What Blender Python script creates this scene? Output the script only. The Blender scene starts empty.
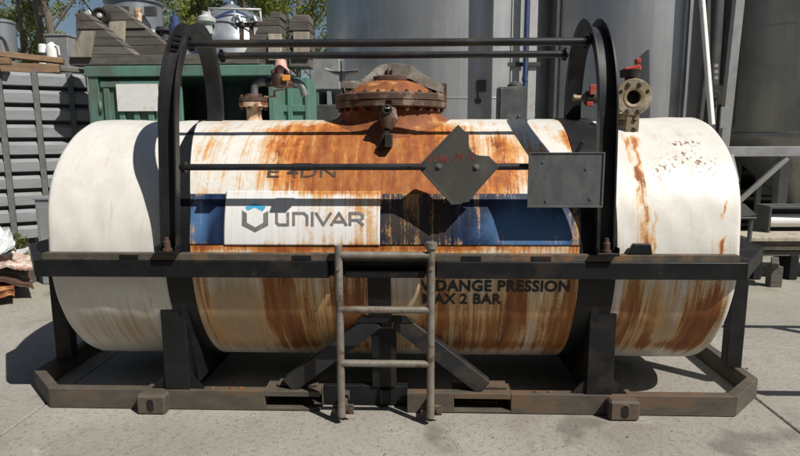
import bpy, bmesh, math, random
import numpy as np
from mathutils import Vector, Matrix, noise as mnoise

random.seed(11); rng = np.random.default_rng(5)
R_ = math.radians
SC = bpy.context.scene
COL = SC.collection

# ------------------------------------------------------------------ camera
CAM = Vector((0.0, -3.1967, 1.5905)); FL = 585.0
YAW, PITCH, ROLL = 0.0366, 0.1552, -0.0035
_f = Vector((-math.sin(YAW)*math.cos(PITCH), math.cos(YAW)*math.cos(PITCH), -math.sin(PITCH)))
_r0 = Vector((math.cos(YAW), math.sin(YAW), 0)); _u0 = _r0.cross(_f)
_r = _r0*math.cos(ROLL) + _u0*math.sin(ROLL); _u = _r.cross(_f)
cam = bpy.data.cameras.new('camera'); camo = bpy.data.objects.new('camera', cam); COL.objects.link(camo)
camo.matrix_world = Matrix(((_r.x, _u.x, -_f.x, CAM.x), (_r.y, _u.y, -_f.y, CAM.y), (_r.z, _u.z, -_f.z, CAM.z), (0, 0, 0, 1)))
cam.sensor_width = 36.0; cam.lens = 36.0*FL/800; cam.clip_end = 2000; cam.clip_start = 0.05
SC.camera = camo

def ray(px, py): return _f + _r*((px-400)/FL) - _u*((py-228)/FL)
def at(px, py, Y):                       # measured photograph point at a known distance -> world point
    v = ray(px, py); t = (Y-CAM.y)/v.y; return CAM + v*t
def gnd(px, py, z=0.0):
    v = ray(px, py); t = (z-CAM.z)/v.z; return CAM + v*t

# ------------------------------------------------------------------ light
SUN = Vector((0.66, -0.53, 1.0)).normalized()
w = bpy.data.worlds.new('World'); SC.world = w; w.use_nodes = True
nt = w.node_tree; nt.nodes.clear()
sky = nt.nodes.new('ShaderNodeTexSky'); sky.sky_type = 'NISHITA'; sky.sun_disc = False
sky.sun_elevation = math.asin(SUN.z); sky.sun_rotation = math.atan2(SUN.x, SUN.y)
sky.air_density = 1.0; sky.dust_density = 1.0; sky.ozone_density = 1.5
bg = nt.nodes.new('ShaderNodeBackground'); bg.inputs[1].default_value = 0.05
wo = nt.nodes.new('ShaderNodeOutputWorld')
nt.links.new(sky.outputs[0], bg.inputs[0]); nt.links.new(bg.outputs[0], wo.inputs[0])
sl = bpy.data.lights.new('sun', 'SUN'); sl.energy = 5.0; sl.angle = R_(0.5); sl.color = (1, 0.955, 0.88)
so = bpy.data.objects.new('sun', sl); COL.objects.link(so); so.location = (6, -6, 12)
so.rotation_euler = SUN.to_track_quat('Z', 'Y').to_euler()
SC.view_settings.view_transform = 'Standard'; SC.view_settings.look = 'None'
SC.view_settings.exposure = 0.12; SC.view_settings.gamma = 1.0
SC.cycles.max_bounces = 6; SC.cycles.diffuse_bounces = 2; SC.cycles.glossy_bounces = 3
SC.cycles.transparent_max_bounces = 6

# ------------------------------------------------------------------ materials
class NT:
    def __init__(s, name):
        s.m = bpy.data.materials.new(name); s.m.use_nodes = True
        s.t = s.m.node_tree; s.b = s.t.nodes['Principled BSDF']
    def n(s, typ, **kw):
        x = s.t.nodes.new(typ)
        for k, v in kw.items(): setattr(x, k, v)
        return x
    def l(s, a, b): s.t.links.new(a, b)
    def coord(s, scale=(1, 1, 1), attr=None):
        if attr:
            a = s.n('ShaderNodeAttribute'); a.attribute_name = attr; o = a.outputs['Vector']
        else:
            o = s.n('ShaderNodeTexCoord').outputs['Object']
        mp = s.n('ShaderNodeMapping'); mp.inputs['Scale'].default_value = scale
        s.l(o, mp.inputs['Vector']); return mp.outputs[0]
    def noise(s, vec, scale=1.0, detail=4, rough=0.6, dist=0.0):
        x = s.n('ShaderNodeTexNoise'); s.l(vec, x.inputs['Vector'])
        x.inputs['Scale'].default_value = scale; x.inputs['Detail'].default_value = detail
        x.inputs['Roughness'].default_value = rough; x.inputs['Distortion'].default_value = dist
        return x.outputs['Fac']
    def ramp(s, fac, stops):
        x = s.n('ShaderNodeValToRGB'); e = x.color_ramp.elements
        while len(e) < len(stops): e.new(0.5)
        for q, (p, c) in zip(e, stops):
            q.position = p; q.color = (*c, 1) if len(c) == 3 else c
        s.l(fac, x.inputs[0]); return x.outputs[0]
    def mth(s, op, a, b=None, c=None, clamp=False):
        x = s.n('ShaderNodeMath'); x.operation = op; x.use_clamp = clamp
        for i, v in enumerate((a, b, c)):
            if v is None: continue
            if isinstance(v, (int, float)): x.inputs[i].default_value = v
            else: s.l(v, x.inputs[i])
        return x.outputs[0]
    def step(s, v, lo, hi):
        x = s.n('ShaderNodeMapRange'); x.interpolation_type = 'SMOOTHSTEP'; x.clamp = True
        s.l(v, x.inputs[0]); x.inputs[1].default_value = lo; x.inputs[2].default_value = hi
        return x.outputs[0]
    def mix(s, f, a, b, mode='MIX'):
        x = s.n('ShaderNodeMix'); x.data_type = 'RGBA'; x.blend_type = mode
        if isinstance(f, (int, float)): x.inputs[0].default_value = f
        else: s.l(f, x.inputs[0])
        for i, v in ((6, a), (7, b)):
            if isinstance(v, tuple): x.inputs[i].default_value = (*v, 1) if len(v) == 3 else v
            else: s.l(v, x.inputs[i])
        return x.outputs[2]
    def attr(s, name):
        a = s.n('ShaderNodeAttribute'); a.attribute_name = name; return a.outputs['Fac']
    def bump(s, h, strength=0.3, dist=0.01):
        x = s.n('ShaderNodeBump'); x.inputs['Strength'].default_value = strength
        x.inputs['Distance'].default_value = dist; s.l(h, x.inputs['Height'])
        s.l(x.outputs[0], s.b.inputs['Normal'])
    def col(s, c):
        if isinstance(c, tuple): s.b.inputs['Base Color'].default_value = (*c, 1)
        else: s.l(c, s.b.inputs['Base Color'])
    def set(s, rough=None, metal=None, spec=None):
        for k, v in (('Roughness', rough), ('Metallic', metal), ('Specular IOR Level', spec)):
            if v is None: continue
            if isinstance(v, (int, float)): s.b.inputs[k].default_value = v
            else: s.l(v, s.b.inputs[k])
        return s

def weathered(name, c1, c2, c3=None, scale=8, amt=0.5, rough=0.5, metal=0.0, stretch=(1, 1, 1), bump=0.15, spec=0.5, chips=None):
    """two blended tones, a third for patchy wear, fine relief"""
    N = NT(name); v = N.coord(stretch)
    a = N.noise(v, scale, 6, 0.65); b = N.noise(v, scale*0.3, 3, 0.5, 0.5)
    c = N.mix(N.step(a, 0.5-amt*0.4, 0.5+amt*0.4), c1, c2)
    if c3: c = N.mix(N.step(N.mth('ADD', N.mth('MULTIPLY', a, 0.5), N.mth('MULTIPLY', b, 0.5)), 0.52, 0.62), c, c3)
    f = N.noise(N.coord(), scale*9, 4, 0.7)
    if chips: c = N.mix(N.step(f, 0.69, 0.73), c, chips)
    N.col(c); N.bump(f, bump, 0.004)
    rr = N.mth('MULTIPLY_ADD', a, 0.3, rough-0.15)
    N.set(rr, metal, spec); return N.m

def plain(name, c, rough=0.5, metal=0.0, var=0.25, scale=12):
    d = tuple(x*(1-var) for x in c); e = tuple(min(1, x*(1+var)) for x in c)
    return weathered(name, d, e, None, scale, 0.7, rough, metal, bump=0.06)

def rust_tones(N, vec):
    n = N.noise(vec, 1.0, 6, 0.65, 0.3)
    return N.ramp(n, [(0.30, (0.055, 0.015, 0.006)), (0.40, (0.22, 0.052, 0.012)), (0.48, (0.44, 0.125, 0.022)),
                      (0.57, (0.60, 0.245, 0.05)), (0.68, (0.66, 0.45, 0.21))])

def tank_paint(name, base, relief=0.25, dirt_shadec=(0.37, 0.235, 0.105), sunlitc=None):
    """painted steel with the vertex masks 'rust', 'chip' and 'dirt' laid out on the shell; vec 'tc' = (along, round)"""
    N = NT(name)
    st = N.noise(N.coord((27, 0.8, 1), 'tc'), 1.0, 7, 0.64, 0.3)      # run-down streaks
    st2 = N.noise(N.coord((85, 3.2, 1), 'tc'), 1.0, 4, 0.6, 0.2)
    bl = N.noise(N.coord((7, 6, 1), 'tc'), 1.0, 6, 0.7, 0.6)           # blotches
    fi = N.noise(N.coord((110, 70, 1), 'tc'), 1.0, 4, 0.7)
    up = N.attr('blotch')                                              # 1: blotchy, 0: streaky
    k = N.mth('ADD', N.mth('MULTIPLY', N.mth('SUBTRACT', st, 0.5), N.mth('MULTIPLY_ADD', up, -0.2, 1.6)),
              N.mth('MULTIPLY', N.mth('SUBTRACT', bl, 0.5), N.mth('MULTIPLY_ADD', up, 0.95, 0.4)))
    k = N.mth('ADD', k, N.mth('MULTIPLY', N.mth('SUBTRACT', st2, 0.5), 0.9))
    k = N.mth('ADD', k, N.mth('MULTIPLY', N.mth('SUBTRACT', fi, 0.5), 0.6))
    r = N.attr('rust')
    m = N.mth('ADD', r, k)
    # white/cream paint
    if base is None:
        c = N.mix(N.step(bl, 0.35, 0.7), (0.68, 0.665, 0.625), (0.61, 0.59, 0.54))
        c = N.mix(N.mth('MULTIPLY', N.step(st2, 0.52, 0.75), 0.35), c, (0.52, 0.45, 0.34))
    else:
        c = N.mix(N.step(st, 0.38, 0.66), base[0], base[1])
        c = N.mix(N.step(N.mth('ADD', fi, N.mth('MULTIPLY', st2, 0.5)), 0.98, 1.06), c, base[2])
    if sunlitc:
        c = N.mix(N.step(N.mth('ADD', N.attr('fade_and_lit'), N.mth('MULTIPLY', N.mth('SUBTRACT', bl, 0.5), 0.7)), 0.25, 0.85), c, sunlitc)
    d = N.mth('ADD', N.attr('dirt_shade'), N.mth('MULTIPLY', N.mth('SUBTRACT', st, 0.5), 1.2))
    c = N.mix(N.mth('MULTIPLY', N.step(d, 0.3, 0.9), 0.85), c, dirt_shadec)
    # thin orange wash round the rust, then the rust itself
    c = N.mix(N.mth('MULTIPLY', N.step(m, 0.12, 0.50), 0.85), c, N.mix(fi, (0.62, 0.30, 0.085), (0.60, 0.42, 0.20)))
    rt = rust_tones(N, N.coord((16, 2.2, 1), 'tc'))
    rt2 = rust_tones(N, N.coord((26, 17, 1), 'tc'))
    rt = N.mix(N.mth('MULTIPLY', up, 0.40), rt, rt2)
    rt = N.mix(N.mth('MULTIPLY', N.mth('SUBTRACT', 1.0, up), 0.62), rt, N.mix(st2, (0.11, 0.048, 0.018), (0.27, 0.135, 0.055)))
    rt = N.mix(N.step(N.mth('ADD', m, 0.0), 0.75, 1.25), rt, N.mix(0.6, rt, (0.20, 0.055, 0.016)))
    mm = N.step(m, 0.40, 0.72)
    c = N.mix(mm, c, rt)
    # chipped paint
    cn = N.noise(N.coord((64, 34, 1), 'tc'), 1.0, 3, 0.6, 0.6)
    ch = N.mth('ADD', N.mth('MULTIPLY', N.attr('chip'), 0.50), cn)
    cm = N.step(ch, 0.80, 0.86)
    c = N.mix(cm, c, N.mix(fi, (0.13, 0.055, 0.025), (0.29, 0.15, 0.065)))
    N.col(c)
    lum = N.noise(N.coord((9, 9, 1), 'tc'), 1.0, 5, 0.6)
    h = N.mth('ADD', N.mth('MULTIPLY', lum, relief*3), N.mth('MULTIPLY', N.mth('ADD', mm, cm), -0.15))
    h = N.mth('ADD', h, N.mth('MULTIPLY', fi, 0.25))
    N.bump(h, 0.35, 0.006)
    N.set(N.mth('MULTIPLY_ADD', mm, 0.3, 0.42), 0.0, 0.4)
    return N.m

M = {}
M['shell'] = tank_paint('tank_white_paint', None)
M['blue'] = tank_paint('tank_blue_paint', ((0.008, 0.014, 0.035), (0.012, 0.030, 0.085), (0.13, 0.20, 0.30)), dirt_shadec=(0.05, 0.036, 0.026), sunlitc=(0.07, 0.155, 0.32))
M['panel'] = tank_paint('sign_white_film', ((0.74, 0.74, 0.74), (0.66, 0.65, 0.63), (0.5, 0.42, 0.3)), 0.1)
M['black'] = weathered('black_steel_paint', (0.006, 0.0065, 0.0075), (0.013, 0.0135, 0.015), (0.024, 0.019, 0.015), 7, 0.7, 0.5, 0, bump=0.15, spec=0.28, chips=(0.10, 0.09, 0.08))
M['lip'] = weathered('dusty_rail_top', (0.05, 0.042, 0.034), (0.11, 0.088, 0.066), (0.16, 0.09, 0.045), 14, 0.6, 0.8, 0, bump=0.5)
M['base'] = weathered('dusty_base_steel', (0.055, 0.046, 0.037), (0.105, 0.086, 0.064), (0.115, 0.072, 0.043), 6, 0.7, 0.75, 0, stretch=(1, 1, 2.5), bump=0.3, chips=(0.22, 0.17, 0.12))
M['hoop'] = weathered('hoop_grey_black_paint', (0.013, 0.0138, 0.0155), (0.026, 0.027, 0.03), (0.040, 0.033, 0.027), 6, 0.7, 0.45, 0, bump=0.12, spec=0.35, chips=(0.11, 0.10, 0.09))
M['placard'] = weathered('placard_grey_paint', (0.058, 0.056, 0.050), (0.078, 0.076, 0.068), (0.10, 0.097, 0.086), 5, 0.8, 0.5, 0, bump=0.05, chips=(0.2, 0.19, 0.17))
M['plate'] = weathered('galvanised_plate', (0.075, 0.082, 0.086), (0.15, 0.158, 0.16), (0.10, 0.09, 0.072), 9, 0.8, 0.5, 0.3, stretch=(1.6, 1, 0.7), bump=0.2, chips=(0.28, 0.28, 0.27))
M['ladder'] = weathered('ladder_grey_brown_paint', (0.16, 0.14, 0.115), (0.27, 0.245, 0.21), (0.11, 0.075, 0.05), 16, 0.6, 0.5, 0.3, bump=0.35, chips=(0.07, 0.045, 0.03))
M['rust'] = weathered('rusted_steel', (0.14, 0.042, 0.014), (0.34, 0.11, 0.028), (0.45, 0.22, 0.08), 12, 0.7, 0.75, 0, bump=0.6, chips=(0.06, 0.03, 0.02))
M['rustd'] = weathered('dark_rusted_flange', (0.055, 0.032, 0.022), (0.13, 0.07, 0.045), (0.25, 0.18, 0.14), 14, 0.7, 0.7, 0.1, bump=0.6, chips=(0.3, 0.24, 0.2))
M['rustw'] = weathered('rust_over_white', (0.62, 0.54, 0.42), (0.40, 0.16, 0.045), (0.15, 0.055, 0.02), 13, 0.5, 0.65, 0, bump=0.5)
M['brass'] = weathered('tarnished_bronze', (0.20, 0.15, 0.09), (0.36, 0.29, 0.19), (0.42, 0.38, 0.31), 18, 0.7, 0.5, 0.35, bump=0.5, chips=(0.10, 0.06, 0.03))
M['strap'] = weathered('scraped_clamp_steel', (0.08, 0.068, 0.055), (0.22, 0.19, 0.155), (0.42, 0.39, 0.35), 11, 0.6, 0.55, 0.25, bump=0.5, chips=(0.5, 0.48, 0.45))
M['iron'] = weathered('dark_cast_iron', (0.018, 0.016, 0.014), (0.045, 0.038, 0.032), (0.09, 0.055, 0.035), 16, 0.7, 0.6, 0.2, bump=0.4)
M['zinc'] = weathered('zinc_bolt', (0.20, 0.20, 0.19), (0.42, 0.41, 0.39), None, 30, 0.7, 0.4, 0.7)
M['red'] = weathered('red_lever_plastic', (0.33, 0.03, 0.02), (0.45, 0.06, 0.035), (0.30, 0.12, 0.08), 14, 0.7, 0.45)
M['pink'] = weathered('faded_pink_cap', (0.60, 0.30, 0.26), (0.72, 0.43, 0.37), (0.55, 0.40, 0.34), 14, 0.7, 0.55)
M['orange'] = plain('orange_tag', (0.72, 0.30, 0.06), 0.5)
M['pipe'] = weathered('grey_bent_pipe', (0.16, 0.18, 0.19), (0.27, 0.29, 0.30), (0.16, 0.10, 0.07), 12, 0.7, 0.5, 0.4)
M['ink'] = plain('dark_lettering', (0.008, 0.008, 0.008), 0.6); M['fade_and_lit'] = weathered('faded_stencil_ink', (0.07, 0.045, 0.03), (0.035, 0.028, 0.024), (0.26, 0.12, 0.05), 40, 0.6, 0.6)
M['logo'] = weathered('logo_grey_film', (0.13, 0.125, 0.125), (0.19, 0.185, 0.18), (0.26, 0.21, 0.16), 30, 0.8, 0.5)
M['cyan'] = plain('logo_blue_film', (0.05, 0.36, 0.60), 0.5)
M['redink'] = plain('red_marker', (0.22, 0.035, 0.035), 0.6)
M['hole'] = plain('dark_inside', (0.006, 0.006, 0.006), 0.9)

def concrete():
    N = NT('yard_concrete'); v = N.coord()
    a = N.noise(v, 0.55, 6, 0.6, 0.4); b = N.noise(v, 2.6, 6, 0.65, 0.3); c = N.noise(v, 30, 6, 0.8); g = N.noise(v, 130, 2, 0.6)
    col = N.mix(N.step(a, 0.34, 0.68), (0.265, 0.25, 0.22), (0.36, 0.342, 0.305))
    col = N.mix(N.mth('MULTIPLY', N.step(b, 0.5, 0.72), 0.55), col, (0.20, 0.177, 0.142))
    col = N.mix(N.mth('MULTIPLY', N.step(b, 0.25, 0.42), -0.5), col, col)
    s = N.noise(N.coord((0.9, 3.2, 1)), 1.3, 6, 0.7, 1.2)
    col = N.mix(N.mth('MULTIPLY', N.step(s, 0.60, 0.70), 0.5), col, (0.47, 0.45, 0.41))
    col = N.mix(N.mth('MULTIPLY', N.step(c, 0.50, 0.66), 0.8), col, (0.15, 0.135, 0.112))
    col = N.mix(N.mth('MULTIPLY', N.step(c, 0.24, 0.40), -1.0), col, col)
    col = N.mix(N.mth('MULTIPLY', N.step(g, 0.56, 0.72), 0.7), col, (0.46, 0.44, 0.395))
    # greenish algae towards the back of the yard, oil spots
    sp = N.n('ShaderNodeSeparateXYZ'); N.l(N.n('ShaderNodeTexCoord').outputs['Object'], sp.inputs[0])
    al = N.mth('MULTIPLY', N.step(sp.outputs[1], 1.0, 3.6), N.step(N.noise(v, 1.1, 5, 0.65), 0.36, 0.64))
    col = N.mix(N.mth('MULTIPLY', al, 0.6), col, (0.22, 0.225, 0.125))
    o = N.noise(v, 1.7, 3, 0.5, 0.2)
    col = N.mix(N.mth('MULTIPLY', N.step(o, 0.60, 0.70), 0.55), col, (0.10, 0.088, 0.072))
    vo = N.n('ShaderNodeTexVoronoi'); vo.feature = 'DISTANCE_TO_EDGE'; vo.inputs['Scale'].default_value = 0.55
    wob = N.n('ShaderNodeVectorMath'); wob.operation = 'ADD'
    nz = N.n('ShaderNodeTexNoise'); nz.inputs['Scale'].default_value = 2.3; nz.inputs['Detail'].default_value = 6
    N.l(v, nz.inputs['Vector']); N.l(v, wob.inputs[0])
    mul = N.n('ShaderNodeVectorMath'); mul.operation = 'SCALE'; mul.inputs[3].default_value = 0.5
    N.l(nz.outputs['Color'], mul.inputs[0]); N.l(mul.outputs[0], wob.inputs[1]); N.l(wob.outputs[0], vo.inputs['Vector'])
    cr = N.mth('MULTIPLY', N.step(vo.outputs['Distance'], 0.0035, 0.0), N.step(N.noise(v, 0.8, 2), 0.5, 0.6))
    col = N.mix(N.mth('MULTIPLY', cr, 0.4), col, (0.09, 0.08, 0.065))
    N.col(col); N.set(0.85, 0, 0.25)
    N.bump(N.mth('ADD', N.mth('MULTIPLY', c, 0.8), N.mth('ADD', N.mth('MULTIPLY', g, 0.5), N.mth('MULTIPLY', b, 0.9))), 0.9, 0.008)
    return N.m
M['concrete'] = concrete()
M['gravel'] = weathered('yard_dirt', (0.16, 0.145, 0.115), (0.26, 0.24, 0.195), (0.12, 0.13, 0.07), 2.2, 0.8, 0.9, 0, bump=0.5)

def stainless(name, c1, c2, rough=0.4, metal=0.85, str_=(2.2, 2.2, 0.10)):
    N = NT(name); v = N.coord(str_)
    a = N.noise(v, 3.0, 6, 0.7, 0.1); b = N.noise(N.coord(), 1.1, 5, 0.6, 0.4); f = N.noise(N.coord((26, 26, 0.8)), 3, 4, 0.7)
    c = N.mix(N.step(a, 0.25, 0.78), c1, c2)
    c = N.mix(N.mth('MULTIPLY', N.step(b, 0.48, 0.7), 0.5), c, tuple(x*0.72 for x in c1))
    c = N.mix(N.mth('MULTIPLY', N.step(f, 0.58, 0.75), 0.3), c, tuple(min(1, x*1.3) for x in c2))
    N.col(c); N.set(N.mth('MULTIPLY_ADD', b, 0.3, rough-0.15), metal, 0.5)
    N.bump(N.mth('ADD', b, N.mth('MULTIPLY', f, 0.25)), 0.12, 0.02); return N.m
M['silo'] = stainless('silo_stainless', (0.40, 0.405, 0.41), (0.54, 0.545, 0.55), 0.42, 0.7)
M['silod'] = stainless('silo_dull_stainless', (0.32, 0.32, 0.317), (0.44, 0.44, 0.435), 0.44, 0.65)
M['vessel'] = stainless('vessel_stainless', (0.24, 0.255, 0.275), (0.34, 0.36, 0.385), 0.42, 0.5)
M['steel'] = weathered('grey_structural_steel', (0.22, 0.225, 0.225), (0.33, 0.335, 0.335), (0.26, 0.24, 0.21), 6, 0.7, 0.55, 0.2, bump=0.15)
M['lsteel'] = weathered('pale_structural_steel', (0.42, 0.425, 0.42), (0.56, 0.565, 0.56), (0.40, 0.37, 0.33), 6, 0.7, 0.5, 0.1, bump=0.15)
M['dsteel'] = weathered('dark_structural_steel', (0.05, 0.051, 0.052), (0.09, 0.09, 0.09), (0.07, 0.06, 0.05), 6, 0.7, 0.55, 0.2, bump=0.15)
M['cabinet'] = weathered('cabinet_grey_paint', (0.07, 0.072, 0.075), (0.11, 0.112, 0.115), (0.14, 0.135, 0.125), 7, 0.7, 0.5, 0.1)
M['fpost'] = plain('fence_post_grey', (0.12, 0.124, 0.125), 0.6)
M['navy'] = weathered('blue_pipe_paint', (0.035, 0.055, 0.14), (0.055, 0.085, 0.19), None, 9, 0.7, 0.45)
M['white'] = weathered('white_enamel', (0.70, 0.70, 0.68), (0.80, 0.80, 0.78), (0.62, 0.58, 0.5), 9, 0.7, 0.45)
M['rib'] = weathered('pale_grey_cladding', (0.20, 0.215, 0.225), (0.28, 0.295, 0.305), (0.18, 0.18, 0.16), 4, 0.8, 0.5, 0, stretch=(0.6, 0.6, 2.5), bump=0.12, chips=(0.3, 0.27, 0.22))
M['green'] = weathered('container_green_paint', (0.088, 0.19, 0.15), (0.125, 0.25, 0.20), (0.10, 0.14, 0.11), 5, 0.8, 0.55, 0, stretch=(1, 1, 0.4), bump=0.15, chips=(0.18, 0.14, 0.10))

def wood(name, a, b, c, st=(3, 3, 26)):
    N = NT(name); v = N.coord(st)
    oi = N.n('ShaderNodeObjectInfo')
    off = N.n('ShaderNodeVectorMath'); off.operation = 'ADD'; N.l(v, off.inputs[0])
    k = N.n('ShaderNodeCombineXYZ'); N.l(N.mth('MULTIPLY', oi.outputs['Random'], 40.0), k.inputs[0]); N.l(N.mth('MULTIPLY', oi.outputs['Random'], 17.0), k.inputs[2])
    N.l(k.outputs[0], off.inputs[1]); v = off.outputs[0]
    n = N.noise(v, 1.0, 6, 0.7, 0.4); n2 = N.noise(N.coord(), 5, 4, 0.6)
    col = N.mix(N.step(n, 0.3, 0.7), a, b); col = N.mix(N.mth('MULTIPLY', N.step(n2, 0.5, 0.7), 0.5), col, c)
    br = N.n('ShaderNodeHueSaturation'); N.l(col, br.inputs['Color']); N.l(N.mth('MULTIPLY_ADD', oi.outputs['Random'], 0.5, 0.75), br.inputs['Value'])
    N.col(br.outputs[0]); N.set(0.8, 0, 0.3); N.bump(n, 0.5, 0.006); return N.m
M['wood'] = wood('weathered_grey_wood', (0.085, 0.077, 0.068), (0.155, 0.14, 0.123), (0.07, 0.058, 0.047))
M['woodv'] = wood('pale_upright_board', (0.27, 0.24, 0.19), (0.42, 0.38, 0.31), (0.17, 0.145, 0.11), (26, 26, 2.5))
M['timber'] = wood('brown_timber', (0.20, 0.125, 0.075), (0.33, 0.225, 0.14), (0.13, 0.085, 0.05))
M['bark'] = weathered('tree_bark', (0.085, 0.07, 0.052), (0.17, 0.145, 0.11), (0.22, 0.20, 0.17), 6, 0.8, 0.9, 0, stretch=(3, 3, 0.5), bump=0.6)
M['sheet'] = weathered('crumpled_white_sheet', (0.60, 0.61, 0.62), (0.74, 0.75, 0.76), (0.5, 0.48, 0.45), 5, 0.7, 0.5, 0.1, bump=0.3)
M['scrap'] = weathered('flaking_scrap_sheet', (0.60, 0.54, 0.48), (0.32, 0.14, 0.07), (0.5, 0.42, 0.36), 11, 0.35, 0.7, 0, bump=0.5)

def leafmat(name, a, b, c):
    N = NT(name); g = N.n('ShaderNodeNewGeometry')
    col = N.ramp(g.outputs['Random Per Island'], [(0.0, a), (0.5, b), (1.0, c)])
    N.col(col); N.set(0.6, 0, 0.3)
    tr = N.n('ShaderNodeBsdfTranslucent'); N.l(col, tr.inputs[0]); ms = N.n('ShaderNodeMixShader'); ms.inputs[0].default_value = 0.4
    out = N.t.nodes['Material Output']; N.l(N.b.outputs[0], ms.inputs[1]); N.l(tr.outputs[0], ms.inputs[2]); N.l(ms.outputs[0], out.inputs[0])
    return N.m
M['leafy'] = leafmat('yellow_green_leaves', (0.17, 0.20, 0.04), (0.27, 0.30, 0.07), (0.14, 0.16, 0.035))
M['leafg'] = leafmat('grey_green_leaves', (0.125, 0.155, 0.06), (0.21, 0.24, 0.10), (0.16, 0.18, 0.07))
M['weed'] = leafmat('weed_leaves', (0.10, 0.12, 0.03), (0.17, 0.18, 0.06), (0.22, 0.19, 0.09))

# ------------------------------------------------------------------ geometry helpers
WL = {}                                   # world location of every Empty / part (children share their thing's origin)
def thing(name, label, cat, loc, group=None, kind=None):
    o = bpy.data.objects.new(name, None); COL.objects.link(o); o.location = loc; o.empty_display_size = 0.2
    tag(o, label, cat, group, kind); WL[o.name] = Vector(loc); return o
def tag(o, label, cat, group=None, kind=None):
    if label: o['label'] = label
    if cat: o['category'] = cat
    if group: o['group'] = group
    if kind: o['kind'] = kind
    return o

class MB:
    def __init__(s): s.bm = bmesh.new()
    def box(s, c, size, rot=None, bev=0.0):
        b2 = bmesh.new(); bmesh.ops.create_cube(b2, size=1.0)
        bmesh.ops.scale(b2, vec=Vector(size), verts=b2.verts)
        if bev: bmesh.ops.bevel(b2, geom=list(b2.edges), offset=min(bev, min(size)*0.3), segments=1, affect='EDGES', profile=0.5)
        m = Matrix.Translation(Vector(c))
        if rot is not None: m = m @ (rot if isinstance(rot, Matrix) else Matrix.Rotation(rot[1], 4, rot[0]))
        bmesh.ops.transform(b2, matrix=m, verts=b2.verts); s._add(b2); return s
    def span(s, a, b, bev=0.003):          # box from corner a to corner b
        a, b = Vector(a), Vector(b); return s.box((a+b)/2, [abs(x) for x in (b-a)], None, bev)
    def bar(s, a, b, wdt, hgt, bev=0.003, up=Vector((0, 0, 1))):      # rectangular bar from a to b
        a, b = Vector(a), Vector(b); d = b-a; x = d.normalized(); y = Vector(up).cross(x)
        if y.length < 1e-4: y = Vector((0, 1, 0)).cross(x)
        y.normalize(); z = x.cross(y)
        m = Matrix(((x.x, y.x, z.x, 0), (x.y, y.y, z.y, 0), (x.z, y.z, z.z, 0), (0, 0, 0, 1)))
        return s.box((a+b)/2, (d.length, wdt, hgt), m, bev)
    def tube(s, pts, r, seg=12, cap=True):
        pts = [Vector(p) for p in pts]; rs = r if isinstance(r, (list, tuple)) else [r]*len(pts)
        rings = []; ref = None
        for i, p in enumerate(pts):
            d = (pts[min(i+1, len(pts)-1)]-pts[max(i-1, 0)]).normalized()
            if ref is None: ref = Vector((0, 0, 1)) if abs(d.z) < 0.9 else Vector((1, 0, 0))
            a = (ref - d*ref.dot(d)).normalized(); ref = a; b = d.cross(a)
            rings.append([s.bm.verts.new(p+(a*math.cos(t)+b*math.sin(t))*rs[i]) for t in (2*math.pi*k/seg for k in range(seg))])
        for q, q2 in zip(rings, rings[1:]):
            for k in range(seg): s.bm.faces.new((q[k], q[(k+1) % seg], q2[(k+1) % seg], q2[k])).smooth = True
        if cap: s.bm.faces.new(rings[0][::-1]); s.bm.faces.new(rings[-1])
        return s
    def lathe(s, c, axis, prof, seg=32, cap=True, smooth=True):       # prof: (radius, along)
        c = Vector(c); d = Vector(axis).normalized(); ref = Vector((0, 0, 1)) if abs(d.z) < 0.9 else Vector((1, 0, 0))
        a = (ref-d*ref.dot(d)).normalized(); b = d.cross(a); rings = []
        for r, h in prof: rings.append([s.bm.verts.new(c+d*h+(a*math.cos(t)+b*math.sin(t))*max(r, 1e-4)) for t in (2*math.pi*k/seg for k in range(seg))])
        for q, q2 in zip(rings, rings[1:]):
            for k in range(seg): s.bm.faces.new((q[k], q[(k+1) % seg], q2[(k+1) % seg], q2[k])).smooth = smooth
        if cap: s.bm.faces.new(rings[0][::-1]); s.bm.faces.new(rings[-1])
        return s
    def prism(s, poly, ext, bev=0.0):      # poly: 3-D points of one face; ext: extrusion vector
        b2 = bmesh.new(); e = Vector(ext)
        f = [b2.verts.new(Vector(p)) for p in poly]; g = [b2.verts.new(Vector(p)+e) for p in poly]; n = len(f)
        b2.faces.new(f[::-1]); b2.faces.new(g)
        for k in range(n): b2.faces.new((f[k], f[(k+1) % n], g[(k+1) % n], g[k]))
        bmesh.ops.recalc_face_normals(b2, faces=b2.faces)
        if bev: bmesh.ops.bevel(b2, geom=list(b2.edges), offset=bev, segments=1, affect='EDGES', profile=0.5)
        s._add(b2); return s
    def quad(s, *p):
        s.bm.faces.new([s.bm.verts.new(Vector(q)) for q in p]); return s
    def _add(s, b2):
        me = bpy.data.meshes.new('tmp'); b2.to_mesh(me); b2.free(); s.bm.from_mesh(me); bpy.data.meshes.remove(me)
    def build(s, name, mat, parent=None, autos=True):
        me = bpy.data.meshes.new(name)
        bmesh.ops.recalc_face_normals(s.bm, faces=s.bm.faces)
        if parent is not None: bmesh.ops.translate(s.bm, vec=-WL[parent.name], verts=s.bm.verts)
        for e in s.bm.edges:
            if len(e.link_faces) == 2 and e.calc_face_angle(0) > 0.6: e.smooth = False
        s.bm.to_mesh(me); s.bm.free()
        return link(name, me, mat, parent)
def link(name, me, mat, parent=None):
    o = bpy.data.objects.new(name, me); COL.objects.link(o); me.materials.append(mat if not isinstance(mat, str) else M[mat])
    if parent is not None: o.parent = parent; WL[o.name] = WL[parent.name]
    else: WL[o.name] = Vector((0, 0, 0))
    return o
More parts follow.
